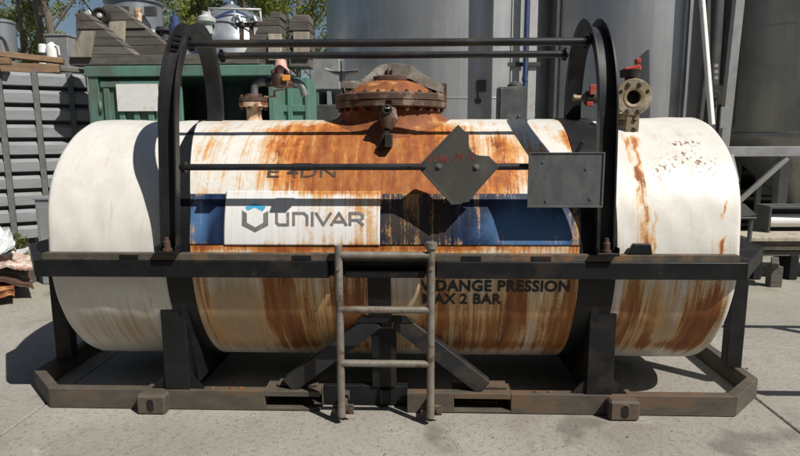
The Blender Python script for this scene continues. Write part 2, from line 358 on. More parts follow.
def pydata(name, verts, faces, mat, parent=None, smooth=False):
    me = bpy.data.meshes.new(name); v = np.asarray(verts, float)
    if parent is not None: v = v - np.array(WL[parent.name])
    me.from_pydata(v.tolist(), [], faces)
    if smooth: me.polygons.foreach_set('use_smooth', [True]*len(me.polygons))
    return link(name, me, mat, parent)
def copy_tree(o, dloc, parent=None):       # copies a thing, its parts and sub-parts
    c = o.copy(); COL.objects.link(c)
    if parent is None: c.location = o.location + Vector(dloc)
    else: c.parent = parent
    WL[c.name] = WL[o.name] + (Vector(dloc) if parent is None else Vector((0, 0, 0)))
    for ch in list(o.children): copy_tree(ch, dloc, c)
    return c
def boltat(name, c, axis, r, h, mat, parent, seg=6): return MB().lathe(c, axis, [(r, 0), (r, h)], seg, smooth=False).build(name, mat, parent)

# ------------------------------------------------------------------ ground
g = MB(); g.box((0, 150, -0.055), (900, 900, 0.05)); ground = g.build('ground', 'gravel'); ground['kind'] = 'structure'
xs = [-13.5, -9.1, -4.75, -2.27, 2.05, 6.3, 10.5]; ys = [-9.0, -4.2, 1.42, 5.4, 9.5, 14]
yard = bpy.data.objects.new('concrete_yard', None); COL.objects.link(yard); yard['kind'] = 'structure'; WL[yard.name] = Vector((0, 0, 0))
for i in range(len(xs)-1):
    for j in range(len(ys)-1):
        dz = 0 if (1 < i < 5 and j == 1) else random.uniform(-0.003, 0.003)
        MB().span((xs[i]+0.006, ys[j]+0.006, -0.16), (xs[i+1]-0.006, ys[j+1]-0.006, dz), 0.006).build('concrete_slab', 'concrete', yard)

# grit on the yard
gm = MB(); gr = random.Random(8)
for k in range(150):
    x, y = gr.uniform(-3.2, 3.0), gr.uniform(-1.0, 0.0) if k % 3 else gr.uniform(0.2, 4.0)
    s = gr.uniform(0.003, 0.009) if k % 9 else gr.uniform(0.010, 0.016)
    gm.box((x, y, s*0.35), (s*gr.uniform(1, 1.8), s, s*0.8), ('Z', gr.uniform(0, 3)), s*0.2)
go = gm.build('grit', 'gravel'); tag(go, 'scattered small grit lying on the concrete yard', 'grit', kind='stuff')

# ------------------------------------------------------------------ the tank container
TR, TY, TZ, XL, XR, DISH = 0.780, 0.720, 0.920, -2.056, 1.678, 0.085
WY = -0.115                                # the waist rail stands proud of the base frame
tc = thing('tank_container', 'rusty white and blue tank in a black steel frame with a ladder', 'tank container', (-0.2, 0.72, 0))

def cyl_at(px, py, dr=0.0):                # where a photograph point falls on the shell: (along, round from the front equator)
    v = ray(px, py); o = CAM - Vector((0, TY, TZ)); a = v.y**2+v.z**2; b = o.y*v.y+o.z*v.z; c = o.y**2+o.z**2-(TR+dr)**2
    t = (-b-math.sqrt(max(b*b-a*c, 0)))/a; p = CAM+v*t
    return p.x, TR*math.atan2(p.z-TZ, TY-p.y)
def shell_pt(X, v, dr=0.0):
    t = v/TR; return (X, TY-(TR+dr)*math.cos(t), TZ+(TR+dr)*math.sin(t))

S = 0.0060                                 # metres per photograph pixel on the shell
def _blob(px, py, rx, ry, k): x, v = cyl_at(px, py); return (x, v, rx*S, ry*S, k)
RUST = [_blob(*q) for q in [
    (300, 150, 36, 40, .62), (285, 130, 22, 14, .4), (345, 150, 48, 60, .95), (400, 150, 45, 50, .95), (372, 128, 70, 14, .5), (440, 150, 45, 40, .72), (330, 185, 60, 16, .45), (420, 190, 50, 20, .6),
    (505, 150, 16, 25, .62), (500, 178, 36, 16, .55), (575, 140, 14, 16, .95), (545, 170, 20, 30, .4), (470, 185, 24, 14, .6),
    (212, 160, 22, 20, .10), (200, 245, 20, 5, .6), (265, 247, 60, 4.5, .75), (350, 247, 60, 4.5, .85), (440, 247, 40, 4.5, .85), (520, 246, 60, 5, .42),
    (205, 305, 9, 60, .5), (272, 310, 11, 70, .75), (290, 310, 12, 70, .8), (235, 340, 30, 20, .25), (315, 320, 16, 60, .42), (340, 310, 14, 60, .55), (365, 310, 16, 70, .6), (435, 315, 22, 60, .62), (470, 330, 16, 50, .48), (500, 330, 16, 60, .62), (517, 300, 8, 40, .75),
    (545, 320, 20, 60, .5), (572, 315, 10, 60, .7), (490, 345, 90, 10, .3), (350, 345, 100, 9, .25),
    # right end
    (630, 310, 14, 60, .8), (650, 330, 9, 60, .62), (690, 320, 13, 60, .68), (705, 325, 10, 45, .8), (675, 290, 10, 16, .2), (668, 345, 45, 14, .5), (720, 310, 10, 30, .4), (670, 318, 45, 45, .22), (635, 140, 10, 10, .6), (722, 244, 6, 8, .5)]]
LINES = [(*cyl_at(a, b), *cyl_at(c, d), wdt, k) for a, b, c, d, wdt, k in [
    (633, 140, 640, 175, .022, .42), (640, 175, 646, 252, .026, .60), (637, 150, 635, 215, .010, .35), (627, 142, 628, 180, .012, .4), (655, 215, 653, 252, .012, .5), (722, 205, 723, 252, .008, .6), (725, 180, 720, 215, .006, .4), (662, 180, 664, 210, .006, .35), (706, 175, 712, 200, .006, .4),
    (146, 283, 166, 342, .006, .42), (136, 283, 150, 305, .005, .3), (150, 300, 178, 348, .006, .45), (178, 283, 185, 306, .007, .4), (168, 283, 176, 300, .006, .5), (110, 204, 112, 214, .010, .6), (152, 220, 153, 226, .008, .5)]]
CHIP = [_blob(*q) for q in [(682, 158, 34, 18, .47), (675, 143, 26, 6, .5), (660, 172, 16, 14, .36), (705, 172, 14, 12, .34), (225, 160, 26, 16, .10), (118, 168, 16, 14, .12), (152, 165, 14, 10, .12)]]
DIRT_SHADE = [_blob(*q) for q in [(100, 150, 18, 14, .30), (115, 330, 70, 50, .62), (690, 135, 60, 8, .45), (235, 320, 30, 60, .25), (410, 325, 170, 60, .85), (655, 325, 75, 60, .75), (235, 325, 45, 60, .55), (715, 190, 10, 60, .25), (300, 320, 90, 45, .40)]]  # lower blobs: real grime plus the shade of the underside put into the colour
def field(L, X, V):
    a = np.zeros_like(X)
    for x, v, rx, ry, k in L: a += k*np.exp(-((X-x)/rx)**2-((V-v)/ry)**2)
    return a
def lines(X, V):
    a = np.zeros_like(X)
    for x0, v0, x1, v1, wd, k in LINES:
        t = np.clip(((V-v0)/(v1-v0)), 0, 1); xx = x0+(x1-x0)*t + 0.008*np.sin(V*37+x0*9)+0.004*np.sin(V*91+x0*5)
        out = np.maximum(0, np.maximum((V-v0)*np.sign(v0-v1), (v1-V)*np.sign(v0-v1)))
        a += k*np.exp(-((X-xx)/wd)**2)*np.exp(-(out/0.04)**2)
    return a
XA, XB = cyl_at(191, 215)[0], cyl_at(578.5, 285)[0]                     # ends of the bare rusty middle section
SUNLIT_BLUE = [_blob(*q) for q in [(196, 225, 14, 30, .9), (545, 235, 34, 30, .95), (505, 225, 22, 30, .55), (470, 235, 20, 20, .35), (218, 210, 10, 10, .3)]]  # sunlit stretches of the blue band, painted in as a lighter blue
DIRTB = [_blob(*q) for q in [(405, 220, 34, 40, .95), (440, 215, 20, 30, .6), (580, 225, 12, 40, .5)]]
def masks(me, X, V, extra=0.0, mul=1.0, dirt_shade=None):
    mid = (X > XA-0.15) & (X < XB+0.2)
    rust = np.minimum(field(RUST, X, V), 1.15)*mul + lines(X, V) + np.where(mid, 0.10, -0.1) + extra
    low = V < 0.02
    for nm, a in (('rust', rust), ('chip', field(CHIP, X, V)), ('dirt_shade', field(DIRT_SHADE, X, V)*mul if dirt_shade is None else field(dirt_shade, X, V)), ('fade_and_lit', field(SUNLIT_BLUE, X, V)),
                  ('blotch', np.where(low, 0.0, np.where(mid, 1.0, 0.3)))):
        at_ = me.attributes.new(nm, 'FLOAT', 'POINT'); at_.data.foreach_set('value', np.ascontiguousarray(a, np.float32))
    at_ = me.attributes.new('tc', 'FLOAT_VECTOR', 'POINT')
    at_.data.foreach_set('vector', np.stack([X, V, 0*X], 1).astype(np.float32).ravel())

def make_shell():
    t = np.linspace(0, math.pi/2, 34); hx = DISH*np.sin(t)**(2/3); hr = TR*np.maximum(np.cos(t), 1e-9)**(2/3)
    body = np.linspace(XL, XR, 330)[1:-1]
    xs_ = np.concatenate([(XL-hx)[::-1], body, XR+hx]); rs_ = np.concatenate([hr[::-1], np.full(len(body), TR), hr])
    # run along the profile so that the paint is not stretched over the ends
    u = np.concatenate([[0], np.cumsum(np.hypot(np.diff(xs_), np.diff(rs_)))]); u += xs_[60]-u[60]
    nth = 300; th = np.linspace(-math.pi, math.pi, nth, endpoint=False)
    X = np.repeat(xs_, nth); U = np.repeat(u, nth); T = np.tile(th, len(xs_)); rr = np.repeat(np.maximum(rs_, 1e-3), nth)
    # hand-laid coating on the ends is lumpy
    lump = np.where((X < XA-0.15) | (X > XB+0.2), 0.0014, 0.0006)*(np.sin(U*17+np.sin(T*9)*2)+np.sin(T*23+U*11)+np.sin(U*41+T*13))/2
    rr2 = rr*(1+lump/TR)
    V = T*TR
    wx = np.clip((XL+0.30-X)/0.30, 0, 1) + np.clip((X-XR+0.30)/0.30, 0, 1); wx = wx*wx*(3-2*wx)
    hz = np.clip((rr*np.sin(T)-0.05)/0.5, 0, 1); hz = hz*hz*(3-2*hz)
    rr2 = rr2*(1+0.008*np.clip(wx*1.5, 0, 1)*hz*(rr > TR*0.7))
    X = X + np.where(X < 0, -1, 1)*0.032*wx*hz
    vs = np.stack([X, TY-rr2*np.cos(T), TZ+rr2*np.sin(T)], 1)
    n = len(xs_); idx = np.arange(n*nth).reshape(n, nth); a = idx[:-1]; b = idx[1:]
    faces = np.stack([a, np.roll(a, -1, 1), np.roll(b, -1, 1), b], -1).reshape(-1, 4)
    o = pydata('tank_shell', vs, faces.tolist(), 'shell', tc, True); masks(o.data, U, V); return o
shell = make_shell()

def patch(name, pxs, pys, dr, mat, extra=0.0, mul=1.0, parent=None, step=0.008, dirt_shade=None):
    (x0, v1), (x1, _) = cyl_at(pxs[0], pys[0]), cyl_at(pxs[1], pys[0]); v0 = cyl_at(pxs[0], pys[1])[1]
    return patch2(name, x0, x1, v0, v1, dr, mat, extra, mul, parent, step, dirt_shade=dirt_shade)
def patch2(name, x0, x1, v0, v1, dr, mat, extra=0.0, mul=1.0, parent=None, step=0.008, th=0.003, dirt_shade=None):
    nx, nv = max(2, int((x1-x0)/step)), max(2, int((v1-v0)/step))
    gx, gv = np.meshgrid(np.linspace(x0, x1, nx), np.linspace(v0, v1, nv), indexing='ij'); X, V = gx.ravel(), gv.ravel()
    def ring(d): t = V/TR; return np.stack([X, TY-(TR+d)*np.cos(t), TZ+(TR+d)*np.sin(t)], 1)
    idx = np.arange(nx*nv).reshape(nx, nv)
    f = np.stack([idx[:-1, :-1], idx[1:, :-1], idx[1:, 1:], idx[:-1, 1:]], -1).reshape(-1, 4).tolist()
    nb = nx*nv; edge = list(idx[:, 0])+list(idx[-1, 1:])+list(idx[-2::-1, -1])+list(idx[0, -2:0:-1])
    for a, b in zip(edge, edge[1:]+edge[:1]): f.append([int(b), int(a), int(a)+nb, int(b)+nb])
    vs = np.concatenate([ring(dr), ring(dr-th)])
    o = pydata(name, vs, f, mat, parent or shell, True)
    masks(o.data, np.concatenate([X, X]), np.concatenate([V, V]), extra(np.concatenate([X, X]), np.concatenate([V, V])) if callable(extra) else extra, mul, dirt_shade); return o

def blue_extra(X, V):
    x1 = cyl_at(187, 220)[0]; x2 = cyl_at(425, 220)[0]; x3 = cyl_at(575, 235)[0]
    return 0.24*np.exp(-((X-x1)/0.05)**2) + 0.12*np.exp(-((X-x2)/0.24)**2) + 0.14*np.exp(-((X-x3)/0.08)**2)-0.16
def panel_extra(X, V):
    x1 = cyl_at(382, 220)[0]; x0 = cyl_at(300, 220)[0]
    vt = cyl_at(300, 193)[1]
    return 0.24*np.clip((X-x0+0.2)/(x1-x0), 0, 1.2) - 0.2 + 0.36*np.exp(-((vt-V)/0.014)**2)
patch('blue_band', (186.5, 578), (194, 244.5), 0.004, 'blue', blue_extra, 0.2, dirt_shade=DIRTB)
patch('sign_panel', (227, 380.5), (191.5, 245), 0.007, 'panel', panel_extra, 0.25)

# flat print wrapped on the shell
def wrap_mesh(name, polys, dr, mat):       # polys: lists of (X, v)
    b = MB()
    for p in polys:
        b.bm.faces.new([b.bm.verts.new(shell_pt(x, v, dr)) for x, v in p])
    return b.build(name, mat, shell)
def pxpoly(pts, dr): return [cyl_at(x, y, dr) for x, y in pts]
def zp(x, y): return (180+x/3.636, 180+y/3.636)
def stroke(pts, wd):                       # polyline -> joined quads in photograph-measured coordinates
    out = []
    for (x0, y0), (x1, y1) in zip(pts, pts[1:]):
        d = math.hypot(x1-x0, y1-y0); nx, ny = -(y1-y0)/d*wd/2, (x1-x0)/d*wd/2; ex, ey = (x1-x0)/d*wd*0.35, (y1-y0)/d*wd*0.35
        out.append([(x0+nx-ex, y0+ny-ey), (x1+nx+ex, y1+ny+ey), (x1-nx+ex, y1-ny+ey), (x0-nx-ex, y0-ny-ey)])
    return out
DRL = 0.0088
hexa = [[(225, 110), (243, 121), (243, 155), (225, 165)], [(225, 165), (243, 155), (273, 172), (273, 190)], [(273, 190), (273, 172), (303, 155), (321, 165)], [(303, 155), (303, 122), (321, 112), (321, 165)]]
wrap_mesh('logo', [pxpoly([zp(*q) for q in p], DRL) for p in hexa], DRL, 'logo')
wrap_mesh('logo', [pxpoly([zp(*q) for q in p], DRL) for p in [[(237, 99), (272, 86), (272, 99), (247, 111)], [(272, 86), (313, 98), (300, 113), (272, 99)]]], DRL, 'cyan')
T_, B_ = 121, 163
glyphs = [[(351, T_), (351, B_-8), (359, B_), (392, B_), (392, T_)],
          [(413, B_), (413, T_), (450, T_), (462, T_+10), (462, B_)],
          [(481, T_-2), (481, B_+2)],
          [(495, T_), (521, B_), (548, T_)],
          [(551, B_), (578, T_), (604, B_)], [(566, B_-11), (590, B_-11)],
          [(618, B_), (618, T_), (654, T_), (664, T_+7), (664, T_+18), (655, T_+25), (626, T_+25)], [(645, T_+25), (664, B_)]]
pl = []
for k, gph in enumerate(glyphs):
    for q in stroke(gph, 10.5): pl.append((q, DRL + 0.00025*len(pl)/10))
b = MB()
for q, dr in pl: b.bm.faces.new([b.bm.verts.new(shell_pt(*cyl_at(*zp(*p), dr), dr)) for p in q])
b.build('lettering', 'logo', shell)

def text_mesh(txt, bold=0.0, space=1.0):
    cu = bpy.data.curves.new('txt', 'FONT'); cu.body = txt; cu.size = 1.0; cu.offset = bold; cu.resolution_u = 3; cu.space_character = space; cu.space_line = 1.02
    o = bpy.data.objects.new('txt', cu); COL.objects.link(o); dg = bpy.context.evaluated_depsgraph_get()
    me = bpy.data.meshes.new_from_object(o.evaluated_get(dg)); bpy.data.objects.remove(o); bpy.data.curves.remove(cu)
    co = np.array([v.co[:] for v in me.vertices]); return me, co
def shell_text(name, txt, px0, px1, py0, py1, dr, mat, bold=0.02, space=1.0):
    me, co = text_mesh(txt, bold, space)
    bm = bmesh.new(); bm.from_mesh(me); h0, h1 = co[:, 1].min(), co[:, 1].max()
    for k in range(1, 8):
        bmesh.ops.bisect_plane(bm, geom=bm.verts[:]+bm.edges[:]+bm.faces[:], plane_co=(0, h0+(h1-h0)*k/8, 0), plane_no=(0, 1, 0))
    xa, va = cyl_at(px0, py1, dr); xb, _ = cyl_at(px1, py1, dr); vb = cyl_at(px0, py0, dr)[1]
    w0, w1 = co[:, 0].min(), co[:, 0].max()
    for v in bm.verts:
        X = xa+(v.co.x-w0)/(w1-w0)*(xb-xa); V = va+(v.co.y-h0)/(h1-h0)*(vb-va); v.co = Vector(shell_pt(X, V, dr))
    o = MB(); o.bm = bm; ob = o.build(name, mat, shell); return ob
shell_text('lettering', 'VIDANGE PRESSION', 420, 569.5, 280, 291.5, 0.004, 'ink', 0.032, 1.05)
shell_text('lettering', 'MAX 2 BAR', 422.5, 501.5, 293.5, 304, 0.004, 'ink', 0.032, 1.05)
shell_text('lettering', 'E', 267, 279, 166.5, 177, 0.004, 'fade_and_lit', 0.004)
shell_text('lettering', '4DN', 286, 336, 166.5, 177, 0.004, 'fade_and_lit', 0.004)

# black wraps between the coated ends and the bare middle, with their saddles down to the base
for xa, xb, tilt in ((cyl_at(161, 225)[0], XA, 0.17), (XB, cyl_at(617, 225)[0], 0.0)):
    nv = 60; b = MB(); rows = []
    for k in range(nv+1):
        v = -TR*1.75+(TR*3.4)*k/nv; e = tilt*max(0, min(1, (v-0.25)/0.9))**1.2; a2 = xa+(0.02 if tilt else 0)
        rows.append([b.bm.verts.new(shell_pt(x, v, d)) for x, d in ((a2, -0.002), (a2, 0.006), (xb-e, 0.006), (xb-e, -0.002))])
    for p, q in zip(rows, rows[1:]):
        for k in range(3): b.bm.faces.new((p[k], p[k+1], q[k+1], q[k])).smooth = False
    b.build('saddle_band', 'black', tc)
for xa in (XA-0.10, XB+0.085):
    arc = [(xa, TY-(TR+0.004)*math.cos(t), TZ+(TR+0.004)*math.sin(t)) for t in np.linspace(-math.pi+0.25, -0.12, 25)]
    MB().prism([(xa, 1.36, 0.13)]+arc+[(xa, 0.10, 0.13)], (0.04, 0, 0)).build('saddle_plate', 'black', tc)

# --- base frame: an octagon of channel, with fork pockets
HB, WB = 0.124, 0.058; DEP = 1.442
x1, x2, bb = -2.203, 1.794, 0.262
base_pts = [(x1, 0), (x2, 0), (x2+bb, bb), (x2+bb, DEP-bb), (x2, DEP), (x1, DEP), (x1-bb, DEP-bb), (x1-bb, bb)]
def inset(pts, d):
    out = []
    n = len(pts)
    for i in range(n):
        p0, p1, p2 = (Vector((*pts[k % n], 0)) for k in (i-1, i, i+1)); a = (p1-p0).normalized(); c = (p2-p1).normalized()
        na, nc = Vector((-a.y, a.x, 0)), Vector((-c.y, c.x, 0)); m = (na+nc); m = m/m.dot(na); out.append(tuple((p1+m*d)[:2]))
    return out
binn = inset(base_pts, WB)
def rail_seg(P, Q, Pi, Qi, z0, z1, bev=0.003): return MB().prism([(*P, z0), (*Q, z0), (*Qi, z0), (*Pi, z0)], (0, 0, z1-z0), bev)
for k in range(1, 8):
    n2 = (k+1) % 8
    rail_seg(base_pts[k], base_pts[n2], binn[k], binn[n2], 0.004, HB).build('base_rail', 'base', tc)
def X0(px, py=400, Y=0.0): return at(px, py, Y).x
pl0, pl1, pr0, pr1 = X0(264.5), X0(320), X0(454), X0(511); rc0, rc1 = X0(321), X0(407)
# front rail: web with two pockets, dark recessed bay behind the ladder
MB().prism([(x1, 0, 0.004), (pl0, 0, 0.004), (pl0, WB, 0.004), (binn[0][0], WB, 0.004)], (0, 0, HB-0.004), 0.003).build('base_rail', 'base', tc)
MB().prism([(pr1, 0, 0.004), (x2, 0, 0.004), (binn[1][0], WB, 0.004), (pr1, WB, 0.004)], (0, 0, HB-0.004), 0.003).build('base_rail', 'base', tc)
MB().span((rc1, 0, 0.004), (pr0, WB, HB)).build('base_rail', 'base', tc)
for a, c in ((pl0, pl1), (pr0, pr1)):
    b = MB(); b.span((a, 0.001, HB-0.034), (c, WB, HB)); b.span((a, 0.001, 0.004), (c, WB+0.099, 0.02)); b.span((a, WB+0.10, 0.004), (c, WB+0.11, HB-0.036))
    b.span((a-0.006, WB+0.002, 0.005), (a, WB+0.10, HB-0.002)); b.span((c, WB+0.002, 0.005), (c+0.006, WB+0.10, HB-0.002))
    b.span((a-0.006, WB+0.004, HB-0.012), (c+0.006, WB+0.10, HB-0.004))
    b.build('fork_pocket', 'base', tc)
MB().span((rc0, 0.085, 0.004), (rc1, 0.14, HB+0.002)).build('base_rail', 'black', tc)
for px in (297, 489):
    x = X0(px); MB().span((x-0.13, 0.066, HB+0.001), (x+0.11, 0.15, HB+0.016), 0.002).build('pocket_plate', 'base', tc)
for x in (-1.43, 1.02, -0.21): MB().span((x-0.03, WB, 0.02), (x+0.03, DEP-WB, 0.112)).build('cross_bar', 'black', tc)
for px, py in ((233, 386), (243, 387), (215, 385), (535, 388), (548, 389)):
    p = gnd(px, py, HB); boltat('bolt', (p.x, 0.03, HB), (0, 0, 1), 0.011, 0.007, 'rust', tc)

v_lo, v_hi = TR*math.asin((0.50-TZ)/TR), TR*math.asin((0.835-TZ)/TR)
xa_, xb_ = at(368, 300, -0.03).x, at(391, 300, -0.03).x
b = MB(); rows = [[b.bm.verts.new(shell_pt(x, v_lo+(v_hi-v_lo)*k/12, d)) for x, d in ((xa_, -0.002), (xa_, 0.008), (xb_, 0.008), (xb_, -0.002))] for k in range(13)]
for p, q in zip(rows, rows[1:]):
    for k in range(3): b.bm.faces.new((p[k], p[k+1], q[k+1], q[k]))
b.build('saddle_strap', 'black', tc)
gp = [at(x, y, 0.016) for x, y in ((364, 313), (404, 313), (414, 323), (354, 323))]
MB().prism([(p.x, 0.016, p.z) for p in gp], (0, 0.05, 0), 0.003).build('apex_plate', 'black', tc)

# corner castings
def casting(x0, rear=False):
    y0, y1 = (-0.07, 0.108) if not rear else (DEP-0.108, DEP+0.07)
    bm = MB(); bm.span((x0, y0, -0.0), (x0+0.168, y1, 0.118), 0.012)
    o = bm.build('corner_casting', 'base', tc)
    yf = y0-0.0025 if not rear else y1+0.0025; s = 1 if not rear else -1
    pts = []
    for k in range(20):
        t = 2*math.pi*k/20; pts.append((x0+0.084+0.021*math.cos(t), yf, 0.060+0.021*math.sin(t)+(0.017 if math.sin(t) > 0 else -0.017)))
    MB().prism(pts, (0, 0.004*s, 0)).build('casting_hole', 'hole', o)
    rim = MB()
    for a, c in zip(pts, pts[1:]+pts[:1]):
        ca = Vector((x0+0.084, yf, 0.06)); a = Vector(a); c = Vector(c)
        rim.quad(a, c, ca+(c-ca)*1.18+Vector((0, 0.002*s, 0)), ca+(a-ca)*1.18+Vector((0, 0.002*s, 0)))
    rim.build('hole_rim', 'lip', o)
for xx in (X0(136, 405, -0.07), X0(610, 410, -0.07)):
    casting(xx); casting(xx, True)

# posts, braces, gussets
def post(xa, xb, ya, yb, z1, mat='black'): return MB().span((xa, ya, HB+0.0005), (xb, yb, z1), 0.004).build('post', mat, tc)
PYF = 0.003
zt = 0.826
for a, c in ((164, 188.5), (587.5, 614)):
    post(at(a, 370, PYF).x, at(c, 370, PYF).x, PYF, PYF+0.10, zt)
    post(at(a, 370, PYF).x, at(c, 370, PYF).x, DEP-0.103, DEP-0.003, zt)
post(at(371.5, 350, 0.07).x, at(396, 350, 0.07).x, 0.07, 0.15, zt)
yp = 0.43
for a, c in ((53, 71), (726, 744)):
    xa, xb = at(a, 345, yp).x, at(c, 345, yp).x
    post(xa+0.012, xb-0.002, yp, yp+0.075, zt); post(xa+0.012, xb-0.002, DEP-yp-0.075, DEP-yp, zt)
for a, c, s in (((376, 312), (290, 389), -1), ((398, 312), (484, 390), 1)):
    p, q = at(*a, 0.06), at(*c, 0.06)
    MB().bar((p.x, 0.060, p.z-0.045), (q.x, 0.060, HB+0.020), 0.075, 0.10, 0.003).build('brace', 'hoop', tc)
for px, sgn in ((164, -1), (188.5, 1), (587.5, -1), (614, 1)):
    x = at(px, 380, PYF).x
    MB().prism([(x, 0.02, HB), (x+sgn*0.085, 0.02, HB), (x, 0.02, HB+0.095)], (0, 0.012, 0)).build('gusset', 'black', tc)

# --- waist rail: an octagon at the tank's middle
ZW0, ZW1, WW = 0.831, 0.925, 0.105
wx1, wx2, wbx, wby = -2.134, 1.7245, 0.353, 0.37
WD = DEP-WY
wp = [(wx1, WY), (wx2, WY), (wx2+wbx, wby), (wx2+wbx, DEP-wby), (wx2, WD), (wx1, WD), (wx1-wbx, DEP-wby), (wx1-wbx, wby)]
wi = inset(wp, WW)
for k in range(1, 8):
    n2 = (k+1) % 8; rail_seg(wp[k], wp[n2], wi[k], wi[n2], ZW0, ZW1, 0.004).build('waist_rail', 'black', tc)
gx0, gx1 = X0(329, 268, WY), X0(436, 268, WY)
MB().prism([(wx1, WY, ZW0), (gx0, WY, ZW0), (gx0, WY+0.046, ZW0), (wi[0][0]-0.03, WY+0.046, ZW0)], (0, 0, ZW1-ZW0), 0.004).build('waist_rail', 'black', tc)
MB().prism([(gx1, WY, ZW0), (wx2, WY, ZW0), (wi[1][0]+0.03, WY+0.046, ZW0), (gx1, WY+0.046, ZW0)], (0, 0, ZW1-ZW0), 0.004).build('waist_rail', 'black', tc)
b = MB(); b.span((gx0-0.05, -0.068, ZW0+0.002), (gx1+0.05, -0.061, ZW1-0.002)); b.span((gx0+0.085, WY+0.004, ZW0+0.002), (gx1-0.06, -0.0685, ZW0+0.042)); b.build('waist_rail', 'black', tc)
la, lb = at(41, 256, WY).x, at(741, 256, WY).x
b = MB(); b.span((la, WY+0.005, ZW1), (lb, WY+0.013, ZW1+0.039)); b.span((la, WY+0.013, ZW1+0.031), (lb, WY+0.052, ZW1+0.038), 0.002); b.build('rail_lip', 'lip', tc)
for px in (127, 540, 300, 470):
    x = X0(px, 256, WY); MB().span((x-0.045, WY+0.001, ZW1+0.004), (x+0.06, WY+0.006, ZW1+0.030), 0.001).build('lip_patch', 'black', tc)

# --- roll hoops
HR, HC, FZ, HZ = 0.390, 0.280, 0.982, 0.56
def hoop(xa, xb, lean, name='roll_hoop'):
    zc = at(195, 23.5, HC).z-HZ
    path = [(HC-HR, FZ)]+[(HC-HR, z) for z in np.linspace(1.1, zc, 6)]
    path += [(HC-HR*math.cos(t), zc+HZ*math.sin(t)) for t in np.linspace(0.06, math.pi-0.06, 40)]
    path += [(HC+HR, z) for z in np.linspace(zc, 1.67, 4)]
    b = MB(); D, T = 0.052, 0.009; rows = []
    for i, (y, z) in enumerate(path):
        p, q = path[max(i-1, 0)], path[min(i+1, len(path)-1)]; dy, dz = q[0]-p[0], q[1]-p[1]; n = math.hypot(dy, dz)
        ny, nz = dz/n, -dy/n            # inward normal
        sh = lean*max(0, (z-0.98)/1.25)
        prof = [(xa, 0), (xa+T, 0), (xa+T, D-T), (xb-T, D-T), (xb-T, 0), (xb, 0), (xb, D), (xa, D)]
        rows.append([b.bm.verts.new((x+sh, y+ny*d, z+nz*d)) for x, d in prof])
    for p, q in zip(rows, rows[1:]):
        for k in range(8): b.bm.faces.new((p[k], p[(k+1) % 8], q[(k+1) % 8], q[k]))
    b.bm.faces.new(rows[0][::-1]); b.bm.faces.new(rows[-1])
    o = b.build(name, 'hoop', tc)
    for pfl in o.data.polygons: pfl.use_smooth = True
    # foot: a plate with raised edges and a big bolt
    xc = (xa+xb)/2; b = MB(); b.span((xa-0.010, WY-0.04, FZ-0.017), (xb+0.012, -0.066, FZ)); b.span((xa-0.010, WY-0.04, FZ), (xa-0.003, -0.068, FZ+0.028)); b.span((xb+0.004, WY-0.04, FZ), (xb+0.012, -0.068, FZ+0.028))
    b.build('foot_plate', 'black', o)
    MB().lathe((xc-0.002, WY-0.008, FZ), (0, 0, 1), [(0.026, 0), (0.026, 0.012), (0.019, 0.013), (0.019, 0.05), (0.013, 0.056), (0.011, 0.075)], 10).build('bolt', 'rustd', o)
    return o
hl = hoop(at(160, 247, HC-HR).x, at(177, 247, HC-HR).x, 0.060)
hr = hoop(at(597, 247, HC-HR).x, at(615, 247, HC-HR).x, -0.030)
p, q = at(187, 43.9, 0.10), at(591, 41.3, 0.10); MB().tube([p, q], 0.0215, 16).build('hoop_tube', 'hoop', tc)
p2, q2 = at(219, 55.8, 0.61), at(568, 54, 0.61); MB().tube([p2, q2], 0.0215, 16).build('hoop_tube', 'hoop', tc)
for pp, s in ((p, 1), (q, -1), (p2, 1), (q2, -1)):
    fl = MB().lathe(Vector(pp)+Vector((0.012*s, 0, 0)), (s, 0, 0), [(0.042, 0), (0.042, 0.008), (0.027, 0.009), (0.024, 0.03)], 14).build('tube_flange', 'black', tc)
    for k in range(4):
        t = k*math.pi/2+0.6; boltat('bolt', Vector(pp)+Vector((0.02*s, 0.034*math.cos(t), 0.034*math.sin(t))), (s, 0, 0), 0.008, 0.012, 'black', fl)
for px, py in ((181, 36), (179.5, 41), (178.5, 46), (177.5, 51)):
    c = at(px, py, 0.04); boltat('bolt', c, (-1, 0, 0.2), 0.010, 0.035, 'black', hl)

# hand rail with its two plates
RY = -0.108; zr = at(300, 167, RY).z
hrail = MB().tube([(at(180, 168, RY).x, RY, zr), (at(597, 167, RY).x, RY, zr)], 0.0175, 14).build('hand_rail', 'hoop', tc)
MB().tube([(at(293, 166, RY).x, RY, zr), (at(311, 166, RY).x, RY, zr)], 0.0205, 14).build('sleeve', 'hoop', hrail)
for pa_, pb_ in ((214, 235), (292, 314), (408, 428)):        # flat lugs that stick out towards the front, seen edge on
    xa_, xb_ = at(pa_, 167, RY).x, at(pb_, 167, RY).x
    MB().prism([(xa_, RY-0.012, zr-0.004), (xb_, RY-0.012, zr-0.004), (xb_-0.015, RY-0.05, zr-0.004), (xa_+0.015, RY-0.05, zr-0.004)], (0, 0, 0.007)).build('lug', 'hoop', hrail)
MB().lathe((at(186, 166, RY).x, RY, zr), (-1, 0, 0), [(0.03, 0), (0.03, 0.02)], 12).build('rail_bracket', 'black', hrail)
YPL = -0.143
dm = [(459, 125.5), (469, 135), (468.7, 143), (469.5, 147.5), (472, 151.5), (476, 154.3), (480, 155.5), (489, 156), (499.5, 166.5), (470, 199.5), (469, 202), (463, 202.5), (461, 204.3), (453, 204.5), (419, 167)]
poly = []
for px, py in dm: v_ = at(px, py, YPL); poly.append((v_.x, YPL, v_.z))
dia = MB().prism(poly, (0, 0.005, 0), 0.001).build('diamond_placard', 'placard', tc)
edge = MB()
